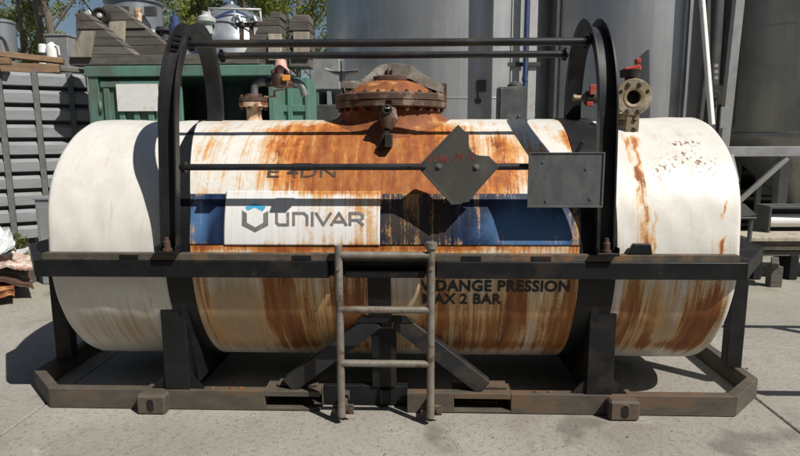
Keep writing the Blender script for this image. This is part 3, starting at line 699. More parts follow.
for a, c in ((-1, 0), (-2, -1)):
    edge.bar(Vector(poly[a])+Vector((0, -0.002, 0)), Vector(poly[c])+Vector((0, -0.002, 0)), 0.004, 0.014, 0.001, up=(0, 0, 1))
edge.build('folded_edge', 'placard', dia)
for px, py in ((439, 166), (476.5, 166.5)):
    c = at(px, py, YPL); MB().lathe((c.x, YPL-0.001, c.z), (0, -1, 0), [(0.016, 0), (0.016, 0.003), (0.009, 0.0032), (0.009, 0.009)], 10).build('bolt', 'zinc', dia)
for px in (439, 476):
    c = at(px, 166, YPL); MB().span((c.x-0.02, YPL+0.006, zr-0.025), (c.x+0.02, RY+0.012, zr+0.025)).build('rail_clamp', 'black', dia)
me, co = text_mesh('10 46 UN 04', 0.0, 1.0)
a, c = at(430, 162.5, YPL), at(474.5, 159, YPL); h0, h1 = co[:, 1].min(), co[:, 1].max(); w0, w1 = co[:, 0].min(), co[:, 0].max(); hh = 0.036
bmx = bmesh.new(); bmx.from_mesh(me)
for v in bmx.verts:
    t = (v.co.x-w0)/(w1-w0); yv = (v.co.y-h0)/(h1-h0)
    v.co = Vector((a.x+t*(c.x-a.x)+yv*0.007*math.sin(t*17), YPL-0.0015, a.z-0.003+t*(c.z-a.z)+yv*hh*(1+0.15*math.sin(t*23))+0.005*math.sin(t*11)))
o = MB(); o.bm = bmx; o.build('lettering', 'redink', dia)
pa, pb = at(529, 152.8, YPL-0.01), at(602, 207.2, YPL-0.01); yq = YPL-0.01
dp = MB().span((pa.x, yq, pb.z), (pb.x, yq+0.006, pa.z), 0.001).build('flat_plate', 'plate', tc)
b = MB(); T = 0.007
b.span((pa.x-0.002, yq-0.006, pb.z-0.002), (pa.x+T, yq-0.0005, pa.z+0.002), 0.001); b.span((pb.x-T, yq-0.006, pb.z-0.002), (pb.x+0.002, yq-0.0005, pa.z+0.002), 0.001)
b.span((pa.x+T, yq-0.006, pb.z-0.002), (pb.x-T, yq-0.0005, pb.z+T), 0.001); b.span((pa.x+T, yq-0.0045, pa.z-0.004), (pb.x-T, yq-0.0005, pa.z+0.002), 0.001)
b.build('folded_edge', 'plate', dp)
for px, py in ((543, 162), (586, 169), (546, 201), (590, 199)):
    c = at(px, py, yq); MB().lathe((c.x, yq-0.0005, c.z), (0, -1, 0), [(0.009, 0), (0.007, 0.003)], 10).build('rivet', 'plate', dp)
MB().span((pb.x-0.15, yq+0.007, zr-0.03), (pb.x-0.09, RY+0.012, zr+0.03)).build('rail_clamp', 'black', dp)
c = at(580, 146, RY); MB().bar((c.x-0.03, RY, c.z-0.06), (c.x+0.01, RY, c.z+0.025), 0.02, 0.02).build('rail_bracket', 'black', hrail)

# block standing on the waist rail at the right
c0, c1 = at(628, 254, WY+0.01), at(653, 254, WY+0.01)
MB().prism([(c0.x, WY+0.012, 0.965), (c1.x, WY+0.012, 0.965), (c1.x-0.012, WY+0.012, 1.022), (c0.x+0.03, WY+0.012, 1.022)], (0, 0.032, 0), 0.004).build('stop_block', 'black', tc)

# --- ladder
LY = -0.142
lx0, lx1 = at(340, 330, LY).x, at(430.8, 330, LY).x
lad = MB().tube([(lx0, LY, at(340, 416.5, LY).z), (lx0, LY, at(340, 245, LY).z)], 0.0215, 14).build('ladder', 'ladder', tc)
MB().tube([(lx1, LY, at(431, 417.5, LY).z), (lx1, LY, at(431, 244, LY).z)], 0.0215, 14).build('stile', 'ladder', lad)
MB().lathe((lx1, LY, at(431, 249, LY).z), (0, 0, 1), [(0.026, 0), (0.033, 0.004), (0.033, 0.035), (0.02, 0.04)], 14).build('end_cap', 'ladder', lad)
for py in (255.2, 309.8, 363.6):
    z = at(385, py, LY).z; MB().tube([(lx0, LY, z), (lx1, LY, z)], 0.020, 12).build('rung', 'ladder', lad)
for x in (lx0, lx1):
    b = MB(); b.span((x-0.055, -0.119, 0.045), (x+0.065, -0.107, 0.105)); b.span((x-0.018, -0.107, 0.05), (x+0.018, 0.084 if x == lx0 else -0.001, 0.10)); br = b.build('bracket', 'lip', lad)
    for s in (-0.04, 0.045): boltat('bolt', (x+s, -0.119, 0.075), (0, -1, 0), 0.013, 0.014, 'rustd', br)
    boltat('bolt', (x, LY-0.02, 0.895), (0, -1, 0), 0.011, 0.008, 'zinc', lad)
    MB().span((x-0.016, LY+0.01, 0.87), (x+0.016, WY-0.0005, 0.91)).build('bracket', 'black', lad)

# --- manhole
mc = at(391, 115, TY-0.05); MX = mc.x; MYc = TY-0.03
def mz(py, Y): return at(391, py, Y).z
zf0, zf1 = mz(106, MYc-0.375), mz(91, MYc-0.375)
prof = [(0.46, -0.075), (0.41, -0.045), (0.355, 0.0), (0.325, 0.05), (0.312, 0.10), (0.31, zf0-1.70)]
neck = MB()                                # flared neck that follows the barrel
rings = []
for r, h in [(0.385, 0.002), (0.362, 0.006), (0.342, 0.02), (0.326, 0.045), (0.317, 0.075), (0.312, None)]:
    rg = []
    for k in range(56):
        t = 2*math.pi*k/56; x, y = MX+r*math.cos(t), MYc+r*math.sin(t); dy = y-TY
        zs = TZ+math.sqrt(max(TR**2-dy*dy, 0.05)); rg.append(neck.bm.verts.new((x, y, zf0 if h is None else zs+h if h < 0.08 else (zs+h)*0.35+(zf0-0.03)*0.65)))
    rings.append(rg)
for p, q in zip(rings, rings[1:]):
    for k in range(56): neck.bm.faces.new((p[k], p[(k+1) % 56], q[(k+1) % 56], q[k])).smooth = True
man = neck.build('manhole', 'rust', tc)
zm = (zf0+zf1)/2
MB().lathe((MX, MYc, 0), (0, 0, 1), [(0.30, zf0), (0.354, zf0), (0.359, zf0+0.006), (0.359, zm-0.004), (0.349, zm-0.002)], 64).build('flange', 'rustd', man)
MB().lathe((MX, MYc, 0), (0, 0, 1), [(0.349, zm-0.002), (0.362, zm+0.002), (0.362, zf1-0.008), (0.354, zf1), (0.30, zf1)], 64).build('flange', 'rustd', man)
zl = mz(79, MYc-0.16)
MB().lathe((MX, MYc, 0), (0, 0, 1), [(0.30, zf1), (0.285, zf1+0.012), (0.22, zf1+0.06), (0.155, zl-0.006), (0.13, zl)], 56).build('lid', 'rust', man)
MB().lathe((MX, MYc, 0), (0, 0, 1), [(0.145, zl-0.004), (0.15, zl), (0.15, zl+0.022), (0.14, zl+0.028), (0.02, zl+0.03)], 40).build('lid_plate', 'rustd', man)
for k in range(24):
    t = 2*math.pi*(k+0.3)/24; x, y = MX+0.330*math.cos(t), MYc+0.330*math.sin(t)
    MB().lathe((x, y, zf0-0.022), (0, 0, 1), [(0.014, 0), (0.014, 0.021)], 6, smooth=False).build('bolt', 'rustd', man)
    MB().lathe((x, y, zf1), (0, 0, 1), [(0.013, 0), (0.013, 0.008), (0.008, 0.009), (0.008, 0.016)], 6, smooth=False).build('bolt', 'rustd', man)
# clamp bar folded over the lid
pts = [(341, 80.5), (358, 80.5), (368, 74), (378, 64.5), (395, 62.5), (410, 64), (424, 74), (444, 86)]
P3 = [at(x, y, MYc-0.11) for x, y in pts]
clamp = MB()
rows = []
for i, p in enumerate(P3):
    hgt = (0.045, 0.05, 0.07, 0.09, 0.095, 0.09, 0.075, 0.045)[i]
    rows.append([clamp.bm.verts.new((p.x, MYc+dy, p.z-dz)) for dy, dz in ((-0.11, hgt), (-0.10, 0.006), (-0.085, 0), (0.085, 0), (0.10, 0.006), (0.11, hgt), (0.10, hgt), (0.085, 0.012), (-0.085, 0.012), (-0.10, hgt))])
for p, q in zip(rows, rows[1:]):
    for k in range(10): clamp.bm.faces.new((p[k], p[(k+1) % 10], q[(k+1) % 10], q[k]))
clamp.bm.faces.new(rows[0][::-1]); clamp.bm.faces.new(rows[-1])
cb = clamp.build('clamp_bar', 'strap', man)
b = MB()
for k in range(2):
    x = at(388+k*4, 72, MYc-0.12).x; b.span((x-0.005, MYc-0.125, P3[4].z-0.09), (x+0.005, MYc-0.11, P3[4].z-0.03))
b.build('lug', 'rustd', man)
p = at(341, 75, MYc-0.05)
b = MB(); b.tube([(p.x, MYc, zf1-0.03), (p.x, MYc, at(341, 61, MYc).z)], 0.011, 10)
b.tube([at(325, 69, MYc), at(333, 72.5, MYc), (p.x, MYc, at(341, 74, MYc).z), at(350, 72, MYc), at(358.5, 70.5, MYc)], [0.010, 0.012, 0.017, 0.012, 0.011], 10)
b.lathe((p.x, MYc, at(341, 78, MYc).z), (0, 0, 1), [(0.02, -0.02), (0.02, 0.03), (0.014, 0.04)], 10); b.build('wing_screw', 'zinc', man)
b = MB(); p = at(444, 88, MYc); b.tube([(p.x, MYc-0.09, p.z+0.008), (p.x, MYc+0.09, p.z+0.008)], 0.016, 10); b.span((p.x-0.03, MYc-0.075, zf1-0.02), (p.x+0.015, MYc-0.06, p.z+0.02)); b.span((p.x-0.03, MYc+0.06, zf1-0.02), (p.x+0.015, MYc+0.075, p.z+0.02)); b.build('hinge', 'rustd', man)

# small drain valve in front of the manhole
vy = MYc-0.50; vc = at(387, 109, vy)
b = MB(); b.lathe((vc.x, vy, vc.z), (0, 1, 0), [(0.018, 0.02), (0.018, 0), (0.028, 0), (0.030, 0.012), (0.030, 0.03), (0.024, 0.034), (0.026, 0.09), (0.034, 0.10), (0.034, 0.13), (0.024, 0.14), (0.024, 0.21)], 18, cap=False)
dv = b.build('drain_valve', 'iron', tc)
MB().lathe((vc.x, vy+0.018, vc.z), (0, 1, 0), [(0.0, 0), (0.0185, 0.001)], 14).build('bore', 'hole', dv)
MB().tube([(vc.x, vy+0.07, vc.z-0.005), (vc.x+0.01, vy+0.05, vc.z-0.06), (vc.x-0.005, vy+0.04, vc.z-0.11)], [0.05, 0.052, 0.03], 14).build('valve_body', 'rustd', dv)
MB().tube([(vc.x+0.02, vy+0.05, vc.z-0.08), (vc.x-0.02, vy+0.03, vc.z-0.15), (vc.x-0.03, vy+0.03, vc.z-0.19), (vc.x-0.06, vy+0.02, vc.z-0.225)], [0.02, 0.016, 0.014, 0.010], 10).build('handle', 'iron', dv)
MB().tube([(vc.x+0.005, vy+0.10, vc.z), (vc.x+0.005, vy+0.10, vc.z+0.055)], 0.022, 12).build('valve_stem', 'rustd', dv)
lc = at(389, 141, 0.24)
MB().span((lc.x-0.02, 0.14, lc.z-0.035), (lc.x+0.022, 0.24, lc.z+0.04), 0.004).build('lug', 'iron', dv)
MB().lathe((vc.x-0.03, vy+0.006, vc.z+0.005), (1, 0, 0), [(0.006, 0), (0.006, 0.06)], 8).build('pin', 'zinc', dv)

# --- vent valve on the left nozzle
NY = TY-0.02
def v3(px, py, Y=NY): return at(px, py, Y)
nb = v3(254.5, 124); ntp = v3(254.5, 105.5)
vent = MB().lathe((nb.x, NY, 0), (0, 0, 1), [(0.085, nb.z-0.03), (0.075, nb.z+0.0), (0.055, nb.z+0.02), (0.048, nb.z+0.05), (0.048, ntp.z)], 24).build('vent_valve', 'rustw', tc)
z0, z1 = v3(254, 107).z, v3(254, 97).z; zz = (z0+z1)/2
MB().lathe((nb.x, NY, 0), (0, 0, 1), [(0.085, z0), (0.092, z0+0.003), (0.092, zz-0.003), (0.07, zz-0.001)], 28).build('flange', 'rustw', vent)
MB().lathe((nb.x, NY, 0), (0, 0, 1), [(0.07, zz-0.001), (0.092, zz+0.003), (0.092, z1-0.004), (0.06, z1), (0.045, z1+0.02)], 28).build('flange', 'rustd', vent)
for k in range(6):
    t = k*math.pi/3+0.4; MB().lathe((nb.x+0.075*math.cos(t), NY+0.075*math.sin(t), z0-0.02), (0, 0, 1), [(0.011, 0), (0.011, z1-z0+0.035)], 6, smooth=False).build('bolt', 'rustd', vent)
def bend(pts, r, n=6):                     # round the corners of a pipe run
    out = [Vector(pts[0])]
    for a, b_, c in zip(pts, pts[1:], pts[2:]):
        a, b_, c = Vector(a), Vector(b_), Vector(c); p, q = b_+(a-b_).normalized()*r, b_+(c-b_).normalized()*r
        for k in range(n+1):
            t = k/n; out.append(p*(1-t)**2+b_*2*t*(1-t)+q*t*t)
    return out+[Vector(pts[-1])]
e1 = [v3(254.5, 98), v3(254.5, 83), v3(274, 81.5)]
MB().tube(bend(e1, 0.045), 0.024, 14).build('elbow_pipe', 'pipe', vent)
MB().lathe(v3(266, 82), (1, 0, 0), [(0.03, 0), (0.03, 0.035)], 12).build('coupling', 'iron', vent)
vb = v3(281.5, 88)
MB().lathe((vb.x, NY, 0), (0, 0, 1), [(0.035, vb.z), (0.058, vb.z+0.008), (0.064, vb.z+0.05), (0.062, v3(281, 74).z), (0.05, v3(281, 73).z)], 22).build('valve_body', 'rustd', vent)
MB().lathe((vb.x, NY, 0), (0, 0, 1), [(0.056, v3(281, 74).z), (0.058, v3(281, 71.5).z), (0.042, v3(281, 67.5).z), (0.033, v3(281, 60).z), (0.02, v3(281, 59).z)], 20).build('cap', 'pink', vent)
for k in range(6):
    t = k*math.pi/3+0.2; boltat('bolt', (vb.x+0.056*math.cos(t), NY+0.056*math.sin(t), v3(281, 73.5).z), (0, 0, 1), 0.009, 0.02, 'iron', vent)
MB().tube([v3(281.5, 60), v3(281.5, 52)], 0.011, 10).build('valve_stem', 'black', vent)
c = v3(286, 77.7, NY-0.066); MB().span((c.x-0.026, NY-0.072, c.z-0.018), (c.x+0.026, NY-0.06, c.z+0.018)).build('tag', 'orange', vent)
MB().tube(bend([v3(289, 82.5), v3(301, 81), v3(305, 96)], 0.06), 0.026, 14).build('elbow_pipe', 'pipe', vent)
MB().lathe(v3(289, 82.5), (1, 0, 0), [(0.035, 0), (0.035, 0.03)], 12).build('coupling', 'rustd', vent)
b = MB(); b.bar(v3(264, 97), v3(276, 96.5), 0.02, 0.012); b.bar(v3(274.5, 97), v3(274.5, 90.5), 0.02, 0.012); b.bar(v3(274, 90.8), v3(284, 90), 0.02, 0.012); b.build('bracket', 'brass', vent)

# --- outlet flange at the right
OY = 0.35
oc = at(634, 97, OY)
ov = MB().lathe((oc.x, OY, oc.z), (0, 1, 0), [(0.041, 0.03), (0.041, 0.0), (0.058, -0.003), (0.06, 0.0), (0.103, 0.0), (0.107, 0.004), (0.107, 0.021), (0.06, 0.022), (0.055, 0.10), (0.05, 0.24)], 40, cap=False).build('outlet_valve', 'brass', tc)
MB().lathe((oc.x, OY+0.03, oc.z), (0, 1, 0), [(0.0, 0), (0.042, 0.001)], 24).build('bore', 'hole', ov)
for k in range(8):
    t = (k+0.5)*math.pi/4; c = (oc.x+0.083*math.cos(t), OY-0.002, oc.z+0.083*math.sin(t))
    if k in (1, 2, 5, 6): MB().lathe(c, (0, -1, 0), [(0.014, 0), (0.014, 0.009), (0.008, 0.010), (0.008, 0.015)], 6, smooth=False).build('bolt', 'zinc', ov)
    elif k in (0, 3): MB().lathe(c, (0, -1, 0), [(0.010, 0), (0.010, 0.001)], 12).build('bolt_hole', 'hole', ov)
MB().tube(bend([(oc.x, OY+0.2, oc.z), (oc.x, OY+0.30, oc.z), (oc.x, OY+0.30, 1.64)], 0.05), 0.052, 16).build('pipe_stub', 'rustw', ov)
bz0 = at(634, 143, OY-0.02).z; bt = at(634, 113, OY).z
MB().span((oc.x-0.038, OY+0.006, bz0+0.05), (oc.x+0.042, OY+0.026, bt), 0.005).build('support_bar', 'brass', ov)
MB().span((oc.x-0.026, OY+0.008, bz0-0.06), (oc.x+0.03, OY+0.024, bz0+0.05), 0.004).build('support_foot', 'rustd', ov)
for py in (120, 129):
    c = at(634.5, py, OY); MB().box((c.x, OY+0.002, c.z), (0.026, 0.012, 0.013), ('Y', 0.5), 0.004).build('bolt', 'iron', ov)
for py, dx in ((117, 0), (124, 0.01), (131, 0.0)):
    c = at(622, py, OY+0.1); MB().lathe((c.x-0.03, OY+0.12, c.z), (1, 0, 0), [(0.022, 0), (0.022, 0.06)], 8).build('bolt', 'rustw', ov)
hs = at(630, 76, OY+0.12)
MB().lathe((hs.x, OY+0.12, oc.z+0.05), (0, 0, 1), [(0.03, 0), (0.03, hs.z-oc.z-0.06), (0.052, hs.z-oc.z-0.055), (0.058, hs.z-oc.z-0.03), (0.062, hs.z-oc.z-0.015), (0.03, hs.z-oc.z-0.01)], 18).build('bonnet', 'iron', ov)
b = MB(); p, q = at(624.5, 71, OY+0.12), at(639.5, 64.5, OY+0.12)
b.box(((p.x+q.x)/2, OY+0.12, (p.z+q.z)/2-0.01), (0.10, 0.05, 0.038), ('Y', -0.22), 0.008); b.box((q.x-0.012, OY+0.12, q.z+0.02), (0.032, 0.04, 0.03), ('Y', -0.1), 0.006)
b.build('lever', 'red', ov)
c = at(625, 72.5, OY+0.12); MB().lathe((c.x, OY+0.12, c.z), (0, 0, 1), [(0.028, -0.03), (0.03, 0.0), (0.02, 0.012)], 12).build('lever_hub', 'iron', ov)

# small ball valve behind the right hoop
BY = 0.54
p = [at(x, 98, BY) for x in (573, 576, 583, 586, 594)]; zc_ = p[0].z
bv = MB().lathe((p[0].x, BY, zc_), (1, 0, 0), [(0.012, 0.0), (0.022, 0.001), (0.022, 0.02), (0.018, 0.022), (0.018, 0.06), (0.026, 0.062), (0.026, 0.075)], 16).build('ball_valve', 'brass', tc)
MB().lathe((p[3].x-0.01, BY, zc_), (1, 0, 0), [(0.03, 0), (0.045, 0.01), (0.045, 0.05), (0.03, 0.07), (0.03, 0.12)], 14).build('valve_body', 'iron', bv)
for hx, hy, aw, ah in ((592, 90, 0.019, 0.030), (589, 104, 0.021, 0.014)):
    c = at(hx, hy, BY-0.03); MB().span((c.x-aw, BY-0.055, c.z-ah), (c.x+aw, BY-0.035, c.z+ah), 0.004).build('handle', 'red', bv)
MB().tube(bend([(p[4].x-0.01, BY, zc_), (p[4].x+0.10, BY, zc_), (p[4].x+0.10, BY, 1.62)], 0.05), 0.026, 12).build('elbow_pipe', 'iron', bv)

# ------------------------------------------------------------------ background: left
# grey ribbed steel fence
FA, FB = at(-70, 72, 4.35), at(86, 73, 5.3)
fd = Vector((FB.x-FA.x, FB.y-FA.y, 0)); fl_ = fd.length; fd.normalize(); fn = Vector((fd.y, -fd.x, 0))
fen = thing('ribbed_steel_fence', 'pale grey fence of horizontal steel ribs behind the left end of the tank', 'fence', (FA.x, FA.y, 0))
def fpos(s, off, z): return Vector((FA.x, FA.y, 0))+fd*s+fn*off+Vector((0, 0, z))
def fs(px):                                # distance along the fence where a photograph column meets it
    v = ray(px, 138); a = Vector((FA.x, FA.y, 0)); d = Vector((v.x, v.y, 0)); c = Vector((CAM.x, CAM.y, 0))-a
    den = fd.x*d.y-fd.y*d.x; return (c.x*d.y-c.y*d.x)/den
posts = [fs(5), fs(40.5), fs(75)]
bays = [(fs(-62), posts[0]-0.04), (posts[0]+0.04, posts[1]-0.04), (posts[1]+0.04, posts[2]-0.035), (posts[2]+0.035, fl_)]
ZT = at(40, 73, 5.0).z; RH = 0.235
for s0, s1 in bays:
    for k in range(10):
        zt_ = ZT-k*RH; zb = zt_-RH*0.80
        prof = [(0.0, zb), (0.075, zb+0.012), (0.075, zt_-0.05), (0.02, zt_), (0.0, zt_)]
        MB().prism([fpos(s0, o_, z_) for o_, z_ in prof], fd*(s1-s0)).build('rib', 'rib', fen)
b = MB(); b.prism([fpos(0, -0.03, 0), fpos(0, -0.01, 0), fpos(0, -0.01, ZT-0.02), fpos(0, -0.03, ZT-0.02)], fd*fl_); b.build('backing_sheet', 'dsteel', fen)
for s in posts:
    MB().prism([fpos(s-0.035, 0.0, 0), fpos(s+0.035, 0.0, 0), fpos(s+0.035, 0.09, 0), fpos(s-0.035, 0.09, 0)], (0, 0, ZT+0.02)).build('post', 'fpost', fen)

# timbers lying over the fence top
def timber(a, b_, wdt, hgt, label, mat='timber', group='timbers over the fence'):
    o = MB().bar(a, b_, wdt, hgt, 0.006).build('timber_beam', mat); return tag(o, label, 'timber', group)
timber(at(-30, 51, 4.72), at(64, 61.5, 5.22), 0.22, 0.075, 'upper brown timber lying across the top of the grey fence')
timber(at(-30, 67, 4.70), at(60, 69, 5.17), 0.18, 0.12, 'thick lower brown timber resting on the grey fence top')
timber(at(-10, 61.5, 4.58), at(10.5, 61, 4.66), 0.12, 0.085, 'short brown timber stub between the two long timbers at the far left')
timber(at(60, 69.5, 5.20), at(84, 71.5, 5.36), 0.18, 0.055, 'short dark timber between the fence timbers and the green container', 'wood')

# green container
GY = 4.25
gc0, gc1 = at(86, 66, GY), at(271, 65, GY); ztop = gc0.z
con = thing('green_container', 'green steel container with an open dark doorway and a blank white board', 'container', ((gc0.x+gc1.x)/2, GY+1.2, 0))
zh = at(180, 76, GY).z
b = MB(); b.span((gc0.x-0.03, GY, zh), (gc1.x+0.03, GY+0.10, ztop), 0.008); b.build('header', 'green', con)
b = MB(); b.span((gc0.x, GY+0.02, 0), (gc0.x+0.12, GY+0.14, zh)); b.build('corner_post', 'green', con)
b = MB(); b.span((gc1.x-0.05, GY+0.02, 0), (gc1.x+0.02, GY+0.14, zh)); b.build('corner_post', 'green', con)
xl_, xr_ = gc0.x+0.12, at(180, 100, GY).x
b = MB(); b.span((xl_, GY+0.07, 0.1), (xr_, GY+0.10, zh-0.03)); door = b.build('door', 'green', con)
n = 6
for k in range(n):
    xx = xl_+0.05+(xr_-xl_-0.12)*k/(n-1); MB().span((xx, GY+0.04, 0.15), (xx+0.075, GY+0.069, zh-0.14), 0.006).build('rib', 'green', door)
MB().span((xl_+0.02, GY+0.035, zh-0.13), (xr_-0.01, GY+0.069, zh-0.05), 0.004).build('door_rail', 'green', door)
for zz_ in (zh-0.38, zh-0.85): MB().tube([(xl_+0.01, GY+0.02, zz_-0.07), (xl_+0.01, GY+0.02, zz_+0.07)], 0.02, 10).build('hinge', 'green', door)
sa, sb = at(115, 84, GY), at(158.5, 111, GY)
MB().span((sa.x, GY+0.015, sb.z), (sb.x, GY+0.03, sa.z), 0.002).build('blank_board', 'white', con)
b = MB(); b.span((gc0.x, GY+0.15, 0.0), (gc0.x+0.03, GY+5.8, ztop-0.02)); b.span((gc1.x-0.01, GY+0.15, 0), (gc1.x+0.02, GY+5.8, ztop-0.02)); b.span((gc0.x+0.031, GY+5.76, 0), (gc1.x-0.011, GY+5.8, ztop-0.02)); b.span((gc0.x+0.031, GY+0.11, 0.02), (gc1.x-0.011, GY+5.75, 0.06)); b.build('wall', 'green', con)
b = MB(); b.span((gc0.x, GY+0.101, ztop-0.019), (gc1.x+0.02, GY+5.8, ztop-0.003)); b.build('roof', 'green', con)
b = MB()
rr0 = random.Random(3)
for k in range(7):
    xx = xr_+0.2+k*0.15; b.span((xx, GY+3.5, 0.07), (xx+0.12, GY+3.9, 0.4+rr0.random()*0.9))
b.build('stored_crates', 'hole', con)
# second green leaf, right of the doorway
dy_ = 4.75; d0, d1 = at(270, 78, dy_), at(308, 78, dy_)
gd = thing('green_steel_cabinet', 'narrow green steel cabinet with recessed square panels right of the dark doorway', 'cabinet', ((d0.x+d1.x)/2, dy_+0.3, 0))
zt2 = at(290, 77.5, dy_).z
MB().span((d0.x, dy_+0.035, 0), (d1.x, dy_+0.6, zt2-0.01)).build('body', 'green', gd)
xm = (d0.x+d1.x)/2
for a_, b_ in ((d0.x, d0.x+0.05), (xm-0.03, xm+0.03), (d1.x-0.05, d1.x)): MB().span((a_, dy_, 0), (b_, dy_+0.034, zt2), 0.004).build('stile', 'green', gd)
for k in range(7):
    z_ = zt2-0.045-k*0.36
    for a_, b_ in ((d0.x+0.05, xm-0.03), (xm+0.03, d1.x-0.05)):
        if z_ > 0.1: MB().span((a_, dy_+0.006, z_-0.04), (b_, dy_+0.034, z_+0.045), 0.004).build('rail', 'green', gd)
# dark stack and pale box in the gap beside silo one
c0, c1 = at(309, 54, 6.4), at(327, 54, 6.4)
o = MB(); o.span((c0.x, 6.4, at(318, 90, 6.4).z), (c1.x+0.2, 7.0, c0.z), 0.02); o.span((c0.x-0.03, 6.38, c0.z), (c1.x+0.2, 7.02, c0.z+0.03), 0.005); o.span((c0.x+0.02, 6.42, 0), (c0.x+0.09, 6.5, at(318, 90, 6.4).z)); o.span((c1.x-0.02, 6.42, 0), (c1.x+0.05, 6.5, at(318, 90, 6.4).z)); tag(o.build('grey_tote', 'steel'), 'pale grey steel tank on legs in the gap left of the first silo', 'tank')
c0, c1 = at(308, 84, 5.9), at(329, 84, 5.9)
o = MB()
for k in range(5): o.span((c0.x, 5.9, 0.02+k*0.42), (c1.x+0.15, 6.3, 0.40+k*0.42), 0.015)
tag(o.build('crate_stack', 'dsteel'), 'stack of dark crates in the gap beside the green cabinet', 'crates')

# timber cradles on the container roof
def cradle(Y, rows, boards, label, thick=0.24):
    z0 = at(180, 66, GY).z
    allx = [at(x, y, Y).x for _, _, a, b_ in rows for x, y in ((a, 40), (b_, 40))]
    t = thing('timber_cradle', label, 'cradle', (sum(allx)/len(allx), Y+thick/2, ztop), 'timber cradles on the green container')
    for i, (y0, y1, xa, xb) in enumerate(rows):
        p, q = at(xa, y1, Y), at(xb, y0, Y); dx0 = (cr_sl[i] if False else 0)
        j = random.uniform(-0.012, 0.012)
        sl = SLOPE.get((y0, xa), (0, 0))
        z1_, z0_ = at(xa, y0, Y).z, p.z
        poly_ = [(p.x+sl[0], Y+j, z0_+0.004), (q.x+sl[1], Y+j, z0_+0.004), (q.x, Y+j, z1_), (p.x, Y+j, z1_)]
        MB().prism(poly_, (0, thick, 0), 0.006).build('beam', 'wood', t)
    for pts_ in boards:
        v = [at(x, y, Y-0.05) for x, y in pts_]
        MB().prism([(k.x, Y-0.045, k.z) for k in v], (0, 0.04, 0), 0.004).build('facing_board', 'woodv', t)
    return t
SLOPE = {}
def arm(rows_y, left, right_fn, dirn):     # stacked beams with raking ends
    out = []
    for y0, y1 in zip(rows_y, rows_y[1:]):
        out.append((y0, y1, left, right_fn(y0)) if dirn > 0 else (y0, y1, right_fn(y0), left))
        s = (right_fn(y1)-right_fn(y0))*0.0131
        SLOPE[(y0, left if dirn > 0 else right_fn(y0))] = (0, s) if dirn > 0 else (s, 0)
    return out
ry = [13, 21, 29.5, 38, 46.5, 55]
r1 = arm(ry, 76, lambda y: 84+(y-12)*1.17, 1) + [(55, 65.5, 69, 258)]
cradle(4.55, r1, [[(81, 31), (94, 31), (90, 57), (68.5, 57)]], 'front weathered timber cradle with the shorter raking left arm')
ry = [4.5, 12.5, 20.5, 29, 37.5, 46, 55]
r2 = arm(ry, 104, lambda y: 115+(y-4)*1.24, 1) + [(55, 65, 104, 262)]
cradle(5.05, r2, [[(107, 22), (124.5, 21), (123.5, 46), (106, 32)]], 'rear weathered timber cradle with the taller raking left arm')
ry = [18, 26, 34, 44, 55]
r3 = arm(ry, 280, lambda y: 266-(y-14)*0.55, -1) + [(11.5, 18, 270, 281)] + [(55, 66, 238, 281)]
cradle(4.60, r3, [[(268, 33.5), (281, 33.5), (281, 60), (268, 60)]], 'right hand timber cradle nearer the dark doorway', 0.35)
ry = [14.5, 22.5, 31, 40, 50, 58, 67]
r4 = arm(ry, 309, lambda y: 289 if y > 20 else 294, -1)
cradle(5.2, r4, [[(293, 31.5), (309, 31.5), (309, 58), (293, 58)]], 'far right timber cradle standing beside the first silo', 0.35)

# stainless vessels behind
def vessel(px, Y, r, prof, label, mat='vessel', nm='stainless_vessel'):
    c = at(px, 60, Y); return thing(nm, label, 'vessel', (c.x, Y, 0)), c.x
VY = 8.0
t, vx = vessel(234, VY, 1, None, 'conical topped stainless vessel with a guard rail behind the timber cradles')
zz = lambda py, Y=VY: at(234, py, Y).z
r = 0.55
MB().lathe((vx, VY, 0), (0, 0, 1), [(r*1.5, 0.5), (r*1.5, zz(46)), (r*1.42, zz(40)), (r*1.15, zz(27)), (r*1.02, zz(19)), (0.06, zz(4)), (0.05, zz(2))], 40).build('shell', 'vessel', t)
N_ = 40; b = MB()
for k in range(N_):
    a0, a1 = 2*math.pi*k/N_, 2*math.pi*(k+1)/N_
    za, zb_ = zz(22)+0.07*math.sin(a0*4), zz(22)+0.07*math.sin(a1*4); rr = r*1.11
    b.quad(*[(vx+rr*1.012*math.cos(a), VY+rr*1.012*math.sin(a), z) for a, z in ((a0, za-0.025), (a1, zb_-0.025), (a1, zb_+0.025), (a0, za+0.025))])
b.build('wavy_stripe', 'navy', t)
b = MB(); p, q = at(208, 8.5, VY-0.75), at(261, 9.5, VY-0.75); b.tube([p, q], 0.022, 8)
for s in (0.02, 0.5, 0.98): m = p.lerp(q, s); b.tube([m, m-Vector((0, -0.1, 0.38))], 0.018, 8)
b.build('guard_rail', 'lsteel', t)
b = MB()
for px in (237, 252): b.tube([at(px-4, 22, 6.6), at(px-2, 17.5, 6.6), at(px+2, 17.5, 6.6), at(px+4, 22, 6.6)], 0.045, 10)
b.build('hoist_ring', 'vessel', t)
b = MB(); b.span((at(237, 24, 6.7).x, 6.6, at(237, 27, 6.7).z), (at(276, 24, 6.7).x, 6.75, at(237, 23.5, 6.7).z)); 
for px in (242, 252): b.span((at(px-1.5, 30, 6.7).x, 6.62, at(px, 40, 6.7).z), (at(px+1.5, 30, 6.7).x, 6.72, at(px, 24, 6.7).z))
b.build('bracket', 'rustd', t)
MB().lathe((at(206, 18, 7.2).x, 7.2, 0), (0, 0, 1), [(0.10, at(206, 34, 7.2).z), (0.10, at(206, 24, 7.2).z), (0.16, at(206, 22, 7.2).z), (0.16, at(206, 18, 7.2).z), (0.07, at(206, 15, 7.2).z), (0.07, at(206, 12, 7.2).z)], 16).build('vent_cap', 'lsteel', t)
V2 = 9.0
